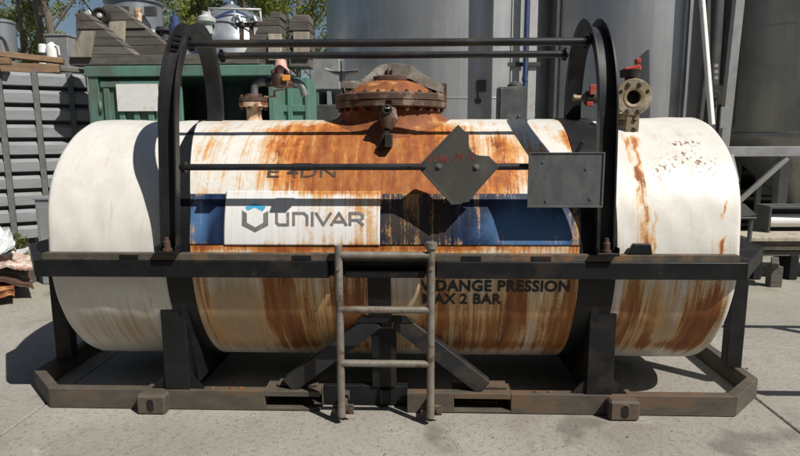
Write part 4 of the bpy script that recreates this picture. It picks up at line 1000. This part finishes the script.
t, vx = vessel(138, V2, 1, None, 'round stainless vessel with a manway between the two left cradle arms')
z2 = lambda py: at(138, py, V2).z
MB().lathe((vx, V2, 0), (0, 0, 1), [(1.15, 0.5), (1.15, z2(52)), (0.95, z2(36)), (0.53, z2(32)), (0.53, z2(5)), (0.57, z2(4.5)), (0.57, z2(3)), (0.30, z2(1)), (0.25, z2(-4))], 40).build('shell', 'vessel', t)
for px in (125, 151): c = at(px, 12, V2-0.47); MB().span((c.x-0.11, V2-0.53, at(px, 16, V2-0.5).z), (c.x+0.11, V2-0.45, at(px, 6.5, V2-0.5).z)).build('window', 'dsteel', t)
MB().tube([at(138, 8, V2-0.6), at(138, 16, V2-0.6), at(139, 24, V2-0.7)], [0.07, 0.075, 0.05], 12).build('gauge', 'rustw', t)
MB().lathe(at(165, 33, V2-0.6), (0, 0, 1), [(0.10, -0.15), (0.10, 0.03), (0.16, 0.035), (0.16, 0.10)], 16).build('manway', 'dsteel', t)
t = thing('round_motor', 'round black motor with a pale hub between the timber cradle arms', 'motor', at(100, 30, 4.95))
c = at(100, 16, 4.93)
MB().lathe(c, (0.1, -1, 0), [(0.08, -0.11), (0.11, -0.09), (0.118, -0.01), (0.108, 0.02), (0.085, 0.02), (0.08, 0.005)], 24).build('housing', 'iron', t)
MB().lathe(c, (0.1, -1, 0), [(0.035, -0.05), (0.035, 0.03), (0.022, 0.04)], 14).build('hub', 'lsteel', t)
MB().span((c.x-0.04, 4.90, c.z-0.28), (c.x+0.08, 5.0, c.z-0.10)).build('foot', 'iron', t)
MB().bar(at(87, 11, 4.95), at(95, 24, 4.95), 0.04, 0.07).build('guard', 'lsteel', t)
t = thing('blue_actuator', 'small blue valve actuator against the trees left of the hoop', 'valve', at(175, 40, 7.5))
c = at(175.5, 26, 7.5); MB().lathe(c, (0, 0, 1), [(0.05, -0.6), (0.05, -0.12), (0.11, -0.1), (0.11, 0.02), (0.085, 0.03), (0.085, 0.16), (0.03, 0.17), (0.03, 0.24)], 16).build('body', 'navy', t)
# things on the ledge at the far left
t = thing('steel_drum_tank', 'pale stainless drum tank behind the timbers at the far left', 'tank', at(6, 60, 6.2))
c = at(4, 56, 6.2); MB().lathe((c.x, 6.2, 0), (0, 0, 1), [(0.20, 0.3), (0.20, at(4, 24, 6.2).z), (0.215, at(4, 23.5, 6.2).z), (0.215, at(4, 22, 6.2).z), (0.16, at(4, 20, 6.2).z)], 28).build('shell', 'vessel', t)
MB().tube(bend([at(-6, 37, 5.9), at(3, 37, 5.9), at(9, 54, 5.9), at(14, 60, 5.9)], 0.08), 0.025, 8).build('hose', 'iron', t)
o = MB(); p, q = at(45, 34, 6.6), at(69, 60, 6.6); o.span((p.x, 6.6, q.z-0.5), (q.x, 7.2, p.z), 0.01); o.span((p.x-0.015, 6.585, p.z-0.03), (q.x+0.015, 7.21, p.z+0.005), 0.004)
tag(o.build('grey_box', 'steel'), 'plain mid grey steel box behind the white canisters', 'box')
for px, a, b_, lab in ((44, 44, 61, 'white round canister with a dark lower ring, left of the taller one'), (53, 42, 61, 'tall white canister with sloping shoulders next to the grey box')):
    t = thing('canister', lab, 'canister', at(px, b_, 6.0), 'white canisters on the fence ledge'); c = at(px, b_, 6.0); h = at(px, a, 6.0).z-c.z
    if px == 44:
        MB().lathe(c, (0, 0, 1), [(0.07, -0.1), (0.07, h*0.45), (0.062, h*0.5), (0.062, h*0.93), (0.04, h)], 18).build('body', 'white', t); MB().lathe(c, (0, 0, 1), [(0.073, h*0.3), (0.073, h*0.48)], 18).build('ring', 'iron', t)
    else:
        MB().lathe(c, (0, 0, 1), [(0.08, -0.1), (0.085, h*0.6), (0.07, h*0.85), (0.03, h*0.95), (0.03, h)], 18).build('body', 'white', t)
        MB().tube([c+Vector((0.07, -0.03, h*0.8)), c+Vector((0.12, -0.03, h*0.75)), c+Vector((0.13, -0.03, h*0.3))], 0.015, 8).build('handle', 'white', t)
# upright grey box between fence and tank
t = thing('grey_cabinet', 'pale grey upright steel cabinet behind the left end of the tank', 'cabinet', (at(42, 240, 2.9).x, 3.1, 0))
p, q = at(34, 199.5, 2.9), at(62, 199.5, 2.9)
MB().span((p.x, 2.9, 0), (q.x, 3.3, p.z), 0.01).build('body', 'rib', t); MB().span((p.x-0.012, 2.885, p.z-0.004), (q.x+0.012, 3.31, p.z+0.022), 0.004).build('lid', 'rib', t)
MB().span((p.x+0.03, 2.893, 0.1), (q.x-0.03, 2.899, p.z-0.08), 0.002).build('door', 'rib', t)

# crumpled sheets on the ground at the far left
def sheet(name, corners, amp, seed, mat, label, n=44, thick=0.012):
    A, B, C_, D = [Vector(c) for c in corners]; vs = []
    for k in range(2):
        for i in range(n+1):
            for j in range(n+1):
                u, v = i/n, j/n; p = A.lerp(B, u).lerp(D.lerp(C_, u), v)
                h = amp*(mnoise.noise(Vector((u*3+seed, v*3, 0)))+0.35*abs(mnoise.noise(Vector((u*8+v*5, v*7+seed, 3))))); cr = amp*0.7*abs(mnoise.noise(Vector((u*2.5-v*3+seed, u*1.5, 8))))
                vs.append(p+Vector((h*0.35, h*0.5, h+cr-k*thick)))
    m = (n+1)**2; f = []
    for k, s in ((0, 1), (m, -1)):
        for i in range(n):
            for j in range(n):
                q = [k+i*(n+1)+j, k+(i+1)*(n+1)+j, k+(i+1)*(n+1)+j+1, k+i*(n+1)+j+1]; f.append(q[::s])
    ring = [i*(n+1) for i in range(n)]+[n*(n+1)+j for j in range(n)]+[i*(n+1)+n for i in range(n, 0, -1)]+[j for j in range(n, 0, -1)]
    for a, b_ in zip(ring, ring[1:]+ring[:1]): f.append([a, b_, b_+m, a+m])
    return tag(pydata(name, vs, f, mat, None, True), label, 'scrap sheet', 'scrap sheets beside the fence')
sheet('scrap_sheet', [at(-14, 258, 2.5), at(17, 252, 2.6), at(12, 236, 3.2), at(-10, 222, 3.2)], 0.09, 1.0, 'sheet', 'crumpled shiny white sheet leaning on top of the scrap pile')
sheet('scrap_sheet', [at(-16, 268, 2.3), at(32, 270, 2.4), at(31, 256, 2.9), at(-14, 252, 2.9)], 0.06, 4.0, 'scrap', 'flaking rust and white sheet in the middle of the scrap pile')
sheet('scrap_sheet', [at(-20, 276, 2.2), at(34, 288, 2.3), at(30, 274, 2.8), at(-16, 262, 2.8)], 0.03, 7.0, 'rustd', 'dark flat sheet below the flaking one, its corner pointing right', thick=0.02)
sheet('scrap_sheet', [at(-20, 292, 2.0), at(14, 291, 2.1), at(14, 280, 2.5), at(-16, 274, 2.5)], 0.03, 9.0, 'rust', 'rust red bottom sheet nearest the ground at the far left', thick=0.06)
sheet('scrap_sheet', [at(8, 262, 2.9), at(29, 250, 3.0), at(28, 247, 3.1), at(6, 254, 3.1)], 0.02, 12.0, 'sheet', 'narrow bent white strip pointing right off the scrap pile')
o = MB()
for k in range(3):
    p = gnd(-8+k*12, 292-k*3); o.span((p.x-0.1, p.y-0.02, 0.0), (p.x+0.1, p.y+0.25, 0.10+0.03*k), 0.01)
tag(o.build('support_blocks', 'wood'), 'low dark wooden blocks holding up the scrap sheets', 'blocks')
# weeds along the fence foot
def leaves(n, centres, size, aspect=0.5):
    C = np.asarray(centres, float); k = rng.integers(0, len(C), n)
    d = rng.normal(size=(n, 3)); d /= np.linalg.norm(d, axis=1)[:, None]; rad = rng.random(n)**0.45
    P = C[k, :3]+d*rad[:, None]*C[k, 3:6]
    a = rng.normal(size=(n, 3)); a /= np.linalg.norm(a, axis=1)[:, None]; b = np.cross(a, rng.normal(size=(n, 3))); b /= np.linalg.norm(b, axis=1)[:, None]
    s = size*(0.6+0.8*rng.random(n))[:, None]; a = a*s; b = b*s*aspect
    vs = np.stack([P-a, P+b, P+a, P-b], 1).reshape(-1, 3); f = np.arange(4*n).reshape(-1, 4).tolist(); return vs, f
cs = []
for k in range(26):
    p = fpos(random.uniform(0.2, fl_), random.uniform(0.1, 0.5), 0); cs.append((p.x, p.y, 0.12, 0.12, 0.12, 0.18))
vs, f = leaves(2600, cs, 0.05, 0.25); o = pydata('weeds', vs, f, 'weed'); o['kind'] = 'stuff'
tag(o, 'patchy yellow green weeds along the foot of the grey fence', 'weeds')

# ------------------------------------------------------------------ background: silos and steelwork
def silo(px0, px1, py, Y, label, mat='silo', zb=0.9, seams=(), H=9.0, cone=0.8):
    pc = at((px0+px1)/2, py, Y); hw = (px1-px0)/2/FL*(Y-CAM.y); d = Y-CAM.y; r = hw*d/math.sqrt(d*d+hw*hw)
    t = thing('storage_silo', label, 'silo', (pc.x, Y, 0), 'stainless silos behind the tank')
    MB().lathe((pc.x, Y, 0), (0, 0, 1), [(0.12, zb-cone), (0.16, zb-cone), (r*0.97, zb-0.06), (r, zb), (r, H), (r*0.3, H+1.0), (0.05, H+1.1)], 96).build('shell', mat, t)
    for z in seams: MB().lathe((pc.x, Y, 0), (0, 0, 1), [(r+0.0005, z-0.012), (r+0.007, z-0.008), (r+0.007, z+0.008), (r+0.0005, z+0.012)], 96, cap=False).build('weld_seam', mat, t)
    MB().lathe((pc.x, Y, 0), (0, 0, 1), [(r+0.0005, zb-0.02), (r+0.02, zb-0.02), (r+0.02, zb+0.03), (r+0.0005, zb+0.03)], 96, cap=False).build('base_ring', mat, t)
    for k in range(4):
        rl, tl = (r*0.72, zb-0.25) if cone > 1 else (r, zb+0.5)
        a = math.pi/4+k*math.pi/2; x, y = pc.x+rl*math.cos(a), Y+rl*math.sin(a)
        b = MB(); b.span((x-0.07, y-0.07, 0), (x+0.07, y+0.07, tl), 0.006); b.span((x-0.12, y-0.12, 0), (x+0.12, y+0.12, 0.02), 0.002); b.build('leg', 'steel', t)
    return t, pc.x, r
s1, s1x, s1r = silo(330, 556, 60, 8.6, 'first stainless silo, widest and nearest the green container', 'silo', seams=(3.95, 2.2))
s2, s2x, s2r = silo(549, 706, 60, 7.4, 'second stainless silo, behind the right end of the tank', 'silo', seams=(4.2,))
s3, s3x, s3r = silo(727, 885, 100, 6.2, 'third stainless silo at the right edge, raised above a dark cone', 'silod', zb=at(780, 135, 4.9).z, seams=(3.1,), cone=1.05)
def onsilo(cx, cy, r, px):                 # photograph column on a silo's face
    v = ray(px, 60); dx, dy = v.x, v.y; ox, oy = CAM.x-cx, CAM.y-cy; a = dx*dx+dy*dy; b_ = ox*dx+oy*dy; c = ox*ox+oy*oy-r*r
    q = (-b_-math.sqrt(max(b_*b_-a*c, 0)))/a; return CAM.x+dx*q, CAM.y+dy*q
x, y = onsilo(s2x, 7.4, s2r+0.03, 557); MB().tube([(x, y, 0.5), (x, y, 8)], 0.028, 10).build('riser_pipe', 'lsteel', s2)
x, y = onsilo(s2x, 7.4, s2r+0.005, 683); MB().span((x-0.02, y-0.015, 0.9), (x+0.02, y+0.05, 8.5), 0.004).build('joint_strip', 'silo', s2)
x, y = onsilo(s3x, 6.2, s3r+0.02, 737); 
b = MB()
for k in range(60): z = 1.7+k*0.055; b.span((x-0.014, y-0.02, z), (x+0.014, y+0.02, z+0.035), 0.002)
b.build('stitched_joint', 'silod', s3)['kind'] = 'stuff'
x, y = onsilo(s1x, 8.6, s1r+0.01, 482); b = MB(); z_ = at(482, 86, y).z; b.span((x-0.07, y-0.06, z_-0.09), (x+0.07, y+0.03, z_+0.09), 0.01); b.lathe((x-0.05, y-0.02, at(480, 101, y).z), (0, -1, 0), [(0.05, 0), (0.05, 0.02)], 14); b.tube([(x-0.06, y-0.02, z_-0.1), (x-0.05, y-0.02, at(480, 101, y).z)], 0.012, 6); b.build('junction_box', 'dsteel', s1)

# columns, blue pipe and cabinet between silo one and two
CY = 5.9
def column(pxa, pxb, Y, label, mat='lsteel', H=8.0):
    a, c = at(pxa, 60, Y).x, at(pxb, 60, Y).x
    b = MB(); b.span((a, Y, 0.02), (c, Y+0.012, H), 0.002); b.span((a, Y+0.10, 0.02), (c, Y+0.112, H), 0.002); m = (a+c)/2; b.span((m-0.005, Y+0.0125, 0.02), (m+0.005, Y+0.0995, H), 0.001)
    t = thing('steel_column', label, 'column', (m, Y+0.06, 0), 'pale columns between the silos'); b.build('shaft', mat, t)
    MB().span((a-0.06, Y-0.05, 0), (c+0.06, Y+0.16, 0.019), 0.003).build('foot_plate', mat, t)
    return t
column(511, 521.5, CY, 'left pale steel column beside the thin blue pipe')
column(528.5, 536.5, CY, 'right pale steel column beside the thin blue pipe')
o = MB(); a = at(525.5, 60, CY-0.1); o.tube([(a.x, CY-0.1, 0.0), (a.x, CY-0.1, 8)], 0.034, 14); o.lathe((a.x, CY-0.1, 0), (0, 0, 1), [(0.06, 0), (0.06, 0.02)], 14); o.lathe((a.x, CY-0.1, 2.4), (0, 0, 1), [(0.045, 0), (0.045, 0.06)], 14)
tag(o.build('blue_pipe', 'navy'), 'thin dark blue upright pipe between two pale columns', 'pipe')
o = MB(); z_ = at(520, 64, CY-0.05).z; o.span((at(511, 60, CY).x-0.05, CY-0.035, z_-0.03), (at(537, 60, CY).x+0.05, CY-0.005, z_+0.03)); tag(o.build('tie_bar', 'dsteel'), 'short dark tie bar across the two pale columns', 'bar')
KY = 4.2; p, q = at(499.5, 86.5, KY), at(523, 86.5, KY)
t = thing('control_cabinet', 'dark grey control cabinet standing in front of the pale columns', 'cabinet', ((p.x+q.x)/2, KY+0.15, 0))
MB().span((p.x, KY, 0.4), (q.x+0.05, KY+0.3, p.z), 0.006).build('body', 'cabinet', t); MB().span((p.x+0.012, KY-0.012, 0.45), (q.x-0.006, KY-0.001, p.z-0.02), 0.004).build('door', 'cabinet', t)
for s in (0.02, 0.20): MB().span((p.x+s, KY+0.05, 0), (p.x+s+0.04, KY+0.25, 0.4)).build('leg', 'dsteel', t)
for dz in (0.12, 0.5): MB().span((p.x-0.012, KY-0.006, p.z-dz-0.05), (p.x+0.004, KY+0.01, p.z-dz)).build('hinge', 'dsteel', t)
MB().lathe((q.x-0.04, KY-0.012, p.z-0.35), (0, -1, 0), [(0.012, 0), (0.012, 0.02)], 10).build('lock', 'zinc', t)
MB().lathe((at(517, 86, KY).x, KY+0.15, p.z), (0, 0, 1), [(0.10, -0.01), (0.095, 0.03), (0.06, 0.065), (0.02, 0.075)], 20).build('vent_cowl', 'dsteel', t)

# leaning white pole, dark pipework and a steel post between silo two and three
t = tag(MB().bar(at(701, -14, 4.4), at(712, 125, 4.1), 0.055, 0.055, 0.006).build('white_pole', 'white'), 'leaning square white pole between the second and third silo', 'pole')
zt_ = at(727, -30, 4.6).z
t = thing('rack_post', 'flat grey rack post standing beside the third silo', 'post', (at(727, 100, 4.6).x, 4.65, 0))
a, c = at(721.5, 100, 4.6).x, at(730.5, 100, 4.6).x
MB().bar(((a+c)/2, 4.65, 0.0), ((a+c)/2+0.09, 4.65, zt_), c-a, 0.09, 0.005, up=(0, 1, 0)).build('upright', 'steel', t)
MB().span((a-0.06, 4.56, 0), (c+0.06, 4.74, 0.015)).build('foot', 'steel', t)
t = thing('pump_pipework', 'dark pipework with a round flange in the gap left of the grey rack post', 'pipework', (at(714, 100, 5.6).x, 5.6, 0))
p = at(715, 95, 5.6)
MB().lathe(p, (-0.3, -1, 0), [(0.13, -0.2), (0.13, 0), (0.15, 0.0), (0.15, 0.03), (0.06, 0.032), (0.05, 0.06)], 22).build('flange', 'dsteel', t)
MB().tube(bend([Vector((p.x, 5.7, 0)), Vector((p.x, 5.75, p.z+0.6)), Vector((p.x-0.04, 5.75, 6.0))], 0.1), 0.10, 14).build('riser', 'dsteel', t)
b = MB()
for py in (66, 72, 78): c = at(714, py, 5.5); b.lathe(c, (0, 0, 1), [(0.05, -0.02), (0.05, 0.025)], 12)
b.build('gauge', 'steel', t)
MB().tube([at(707, -20, 5.5), at(706, 60, 5.5), at(699, 122, 5.5)], 0.05, 10).build('drain_pipe', 'dsteel', t)

# stand under silo three
BY2 = 4.15
t = thing('steel_stand', 'grey steel stand with a diagonal brace under the third silo', 'stand', (at(790, 200, BY2).x, BY2, 0))
z1_, z0_ = at(770, 146.5, BY2).z, at(770, 156.5, BY2).z
MB().span((at(723, 150, BY2).x, BY2, z0_), (at(900, 150, BY2).x, BY2+0.06, z1_), 0.004).build('beam', 'steel', t)
p, q = at(736, 203, BY2+0.05), at(786, 158, BY2+0.05); MB().bar((p.x, BY2+0.03, p.z), (q.x, BY2+0.03, q.z), 0.05, 0.055, 0.004).build('brace', 'steel', t)
for px in (728, 868): x = at(px, 150, BY2).x; MB().span((x-0.04, BY2+0.001, 0), (x+0.04, BY2+0.059, z0_-0.001), 0.004).build('leg', 'steel', t)
for px in (727, 868): x = at(px, 150, BY2).x; MB().span((x-0.04, BY2+2.2, 0), (x+0.04, BY2+2.26, z1_), 0.004).build('leg', 'steel', t)
p = at(721, 120, BY2); MB().span((p.x-0.02, BY2-0.03, p.z-0.1), (p.x+0.06, BY2-0.002, p.z+0.15), 0.003).build('clip', 'steel', t)
t = tag(MB().bar(at(731, 155, 3.0), at(737, 182, 3.0), 0.012, 0.05, 0.003).build('steel_strip', 'lsteel'), 'short pale steel strip leaning behind the right end of the tank', 'strip')
# dark wall of stored goods behind the stand
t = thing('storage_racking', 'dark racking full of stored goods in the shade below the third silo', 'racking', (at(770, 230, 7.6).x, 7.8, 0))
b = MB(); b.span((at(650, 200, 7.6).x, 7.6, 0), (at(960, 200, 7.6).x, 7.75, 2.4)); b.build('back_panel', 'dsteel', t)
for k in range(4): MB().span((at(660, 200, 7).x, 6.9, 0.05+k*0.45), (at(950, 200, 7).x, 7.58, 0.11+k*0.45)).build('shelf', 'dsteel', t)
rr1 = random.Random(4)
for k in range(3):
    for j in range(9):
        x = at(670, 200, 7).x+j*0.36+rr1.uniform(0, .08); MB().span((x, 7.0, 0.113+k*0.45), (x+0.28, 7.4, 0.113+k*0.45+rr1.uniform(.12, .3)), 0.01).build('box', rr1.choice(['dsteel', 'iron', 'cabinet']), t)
# white pipe in its trough
PY = 3.55
t = thing('white_pipe_trough', 'fat white pipe lying in a dark angle trough on the plank pile', 'pipe', (at(800, 220, PY).x, PY+0.1, at(800, 236, PY).z))
z_ = at(780, 221.5, PY).z
MB().tube([(at(772, 220, PY).x, PY+0.1, z_), (at(900, 220, PY).x, PY+0.15, z_)], 0.078, 22).build('pipe', 'white', t)
b = MB(); zt_ = at(770, 206, PY).z; zb_ = at(770, 236, PY).z; xx = at(767, 220, PY).x
b.span((xx, PY-0.03, zb_), (xx+0.03, PY+0.25, zt_)); b.span((xx+0.03, PY+0.21, zb_), (at(900, 220, PY).x, PY+0.25, zt_)); b.span((xx+0.03, PY-0.03, zb_), (at(900, 220, PY).x, PY+0.209, zb_+0.012)); b.span((xx+0.03, PY-0.02, zt_-0.03), (at(900, 220, PY).x, PY+0.209, zt_-0.003)); b.build('trough', 'dsteel', t)
# plank pile
PP = 3.3
labels = ['topmost long pale plank of the pile below the white pipe', 'second plank down in the pile below the white pipe', 'third plank down, set further left, in the pile below the white pipe', 'lowest dark plank of the pile below the white pipe']
for k, (py, xa, xb, th_, mt) in enumerate([(237.5, 748, 880, 2.5, 'woodv'), (241.5, 741, 880, 2.5, 'wood'), (246, 738, 880, 2.6, 'woodv'), (251, 742, 880, 3.2, 'wood')]):
    a, c = at(xa, py, PP-0.1+0.03*k), at(xb, py, PP); h = th_*6.4/FL*1.6
    tag(MB().span((a.x, PP-0.1+0.03*k, a.z-h), (c.x, PP+0.35, a.z), 0.004).build('plank', mt), labels[k], 'plank', 'planks below the white pipe')
o = MB(); zt_ = at(780, 254.5, PP).z
for k in range(4): x = at(752+k*36, 270, PP).x; o.span((x, PP-0.02, 0), (x+0.10, PP+0.3, zt_), 0.01)
o.span((at(742, 270, PP).x, PP+0.0, zt_-0.001), (at(900, 270, PP).x, PP+0.3, zt_+0.012))
tag(o.build('trestle', 'hole'), 'dark low trestle carrying the plank pile', 'trestle')
o = MB(); p = at(742, 215, 2.6); q = at(757, 217, 2.6); o.prism([at(737, 205, 2.6), at(745, 204, 2.6), at(757, 215, 2.6), at(737, 217, 2.6)], (0, 0.05, 0)); o.span((at(736, 217.5, 2.58).x, 2.58, at(740, 219, 2.58).z), (at(757, 217.5, 2.58).x, 2.70, at(740, 217.3, 2.58).z)); o.span((at(738, 217.5, 2.6).x, 2.62, 0), (at(742, 217.5, 2.6).x, 2.66, at(740, 219, 2.58).z)); o.span((at(752, 217.5, 2.6).x, 2.62, 0), (at(755, 217.5, 2.6).x, 2.66, at(740, 219, 2.58).z))
tag(o.build('slanted_panel', 'cabinet'), 'small slanted dark grey panel on a stand behind the right end of the tank', 'panel')
o = MB(); p = at(781, 266, 2.9); o.bar(p-Vector((0.06, 0, 0)), p+Vector((0.08, 0.25, 0.02)), 0.07, 0.06, 0.006); o.span((p.x-0.06, 2.95, 0), (p.x+0.06, 3.05, p.z-0.02)); tag(o.build('wood_block', 'wood'), 'short wood block sticking out below the plank pile', 'block')

# barrier standing just outside the view at the right: its two rails throw the bars of shade on the ground
def rail_for_shadow(px, py, h, xs_):
    s = gnd(px, py); return Vector((xs_, s.y+SUN.y/SUN.z*h, h))
t = thing('steel_barrier', 'low grey steel barrier standing to the right of the tank', 'barrier', (3.4, 0.3, 0))
for (py, h, xs_, r) in ((393.5, 0.55, 2.47, 0.036), (327, 0.9, 2.92, 0.030)):
    a = rail_for_shadow(790, py, h, xs_); MB().bar(a, (5.6, a.y, h), 0.05, r*1.5, 0.004).build('rail', 'steel', t)
    for x in (xs_+0.6, 5.2): MB().span((x-0.03, a.y-0.03, 0), (x+0.03, a.y+0.03, h-0.03), 0.004).build('post', 'steel', t)

# unseen building added behind the camera to cut skylight and deepen the shade
t = thing('sky_blocker', 'unseen dark building added behind the camera to block skylight', 'sky_blocker', (-6, -8.0, 0))
MB().span((-26, -16, 0), (9.0, -8.0, 7.6)).build('wall', 'dsteel', t)
MB().span((-26.3, -16.3, 7.601), (9.3, -7.7, 7.85)).build('roof', 'dsteel', t)
MB().span((-12, -7.999, 0.0), (-7, -7.95, 4.6)).build('blocker_door', 'steel', t)
for k in range(9): MB().span((-25+k*3.9, -7.998, 0.02), (-24.85+k*3.9, -7.9, 7.55)).build('blocker_rib', 'dsteel', t)

# ------------------------------------------------------------------ trees
def tree(px, Y, H, tr, lean, crown, n, size, leaf, label, trunk2=None, low=2.6, spread=1.0, seed=1):
    rd = random.Random(seed); b0 = at(px, 138, Y); base = Vector((b0.x, Y, 0))
    t = thing('tree', label, 'tree', base, 'trees beyond the yard')
    b = MB(); pts = [base+Vector((lean*k/8*H*0.1+rd.uniform(-.06, .06)*k*0.3, rd.uniform(-.1, .1)*k*0.2, H*k/8)) for k in range(9)]
    b.tube(pts, [tr*(1-0.09*k) for k in range(9)], 10); cents = []
    for k in range(22):
        z = low+(H-low)*rd.random(); i = min(7, int(z/H*8)); p = pts[i].lerp(pts[i+1], z/H*8-i)
        a = rd.uniform(0, 6.28); L = spread*(0.8+1.4*rd.random())*(1.15-0.5*z/H); e = p+Vector((math.cos(a)*L, math.sin(a)*L, L*rd.uniform(0.3, 1.1)))
        m = p.lerp(e, 0.5)+Vector((0, 0, 0.15*L)); b.tube([p, m, e], [tr*0.28, tr*0.18, tr*0.05], 6)
        for q in (e, m.lerp(e, 0.5), p.lerp(e, 0.45)+Vector((rd.uniform(-.4, .4), rd.uniform(-.4, .4), rd.uniform(-.3, .5)))): s = rd.uniform(0.25, 0.6)*crown; cents.append((q.x, q.y, q.z, s, s, s*rd.uniform(0.7, 1.2)))
        for w_ in range(2):
            e2 = e+Vector((rd.uniform(-.6, .6), rd.uniform(-.6, .6), rd.uniform(-.3, .7))); b.tube([m.lerp(e, 0.6), e2], [tr*0.07, tr*0.025], 5); cents.append((e2.x, e2.y, e2.z, 0.3*crown, 0.3*crown, 0.35*crown))
    b.build('trunk', 'bark', t); vs, f = leaves(int(n*2.8), cents, size*0.66, 0.55); pydata('crown', vs, f, leaf, t)
tree(33, 17, 11, 0.16, 0.0, 1.05, 9000, 0.075, 'leafy', 'dense yellow green tree right of the steel drum tank', low=3.2, spread=0.62, seed=2)
tree(50.5, 15.5, 12, 0.17, 0.05, 0.9, 1800, 0.07, 'leafg', 'tree with a straight bare trunk behind the white canisters', low=5.5, seed=3)
tree(74, 15, 12, 0.15, -1.0, 0.9, 2200, 0.07, 'leafg', 'tree with a leaning bare trunk left of the timber cradles', low=4.6, seed=4)
tree(4, 21, 12, 0.2, 0.1, 1.1, 6000, 0.08, 'leafg', 'grey green tree at the far left behind the drum tank', low=3.0, seed=5)
tree(118, 23, 12, 0.2, 0.0, 1.1, 6500, 0.08, 'leafg', 'grey green tree behind the round stainless vessel', low=3.0, seed=6)
tree(168, 20, 12, 0.18, 0.1, 1.1, 8000, 0.08, 'leafy', 'yellow green tree behind the blue actuator', low=3.0, seed=7)
tree(205, 24, 12, 0.2, 0.0, 1.2, 7500, 0.085, 'leafg', 'grey green tree left of the conical vessel top', low=3.0, seed=8)
tree(272, 22, 12, 0.14, 0.3, 1.0, 6500, 0.08, 'leafg', 'grey green tree behind the conical vessel', low=3.2, seed=9)
tree(296, 20, 12, 0.13, 0.4, 1.0, 4800, 0.075, 'leafy', 'thin stemmed yellow green tree above the right timber cradles', low=3.4, seed=10)
tree(318, 19, 12, 0.13, -0.2, 1.0, 5500, 0.075, 'leafy', 'yellow green tree hard against the first silo', low=3.0, seed=11)
tree(250, 26, 12, 0.2, 0.0, 1.2, 7000, 0.09, 'leafg', 'pale tree farthest back behind the conical vessel', low=3.0, seed=12)
# low far greenery closing the horizon
cs = [(random.uniform(-40, 30), random.uniform(40, 46), random.uniform(0.5, 2.6), 1.5, 1.2, 1.3) for _ in range(160)]
vs, f = leaves(16000, cs, 0.16, 0.6); o = pydata('far_hedge', vs, f, 'leafg'); o['kind'] = 'stuff'; tag(o, 'low far mass of greenery behind the trees', 'hedge')
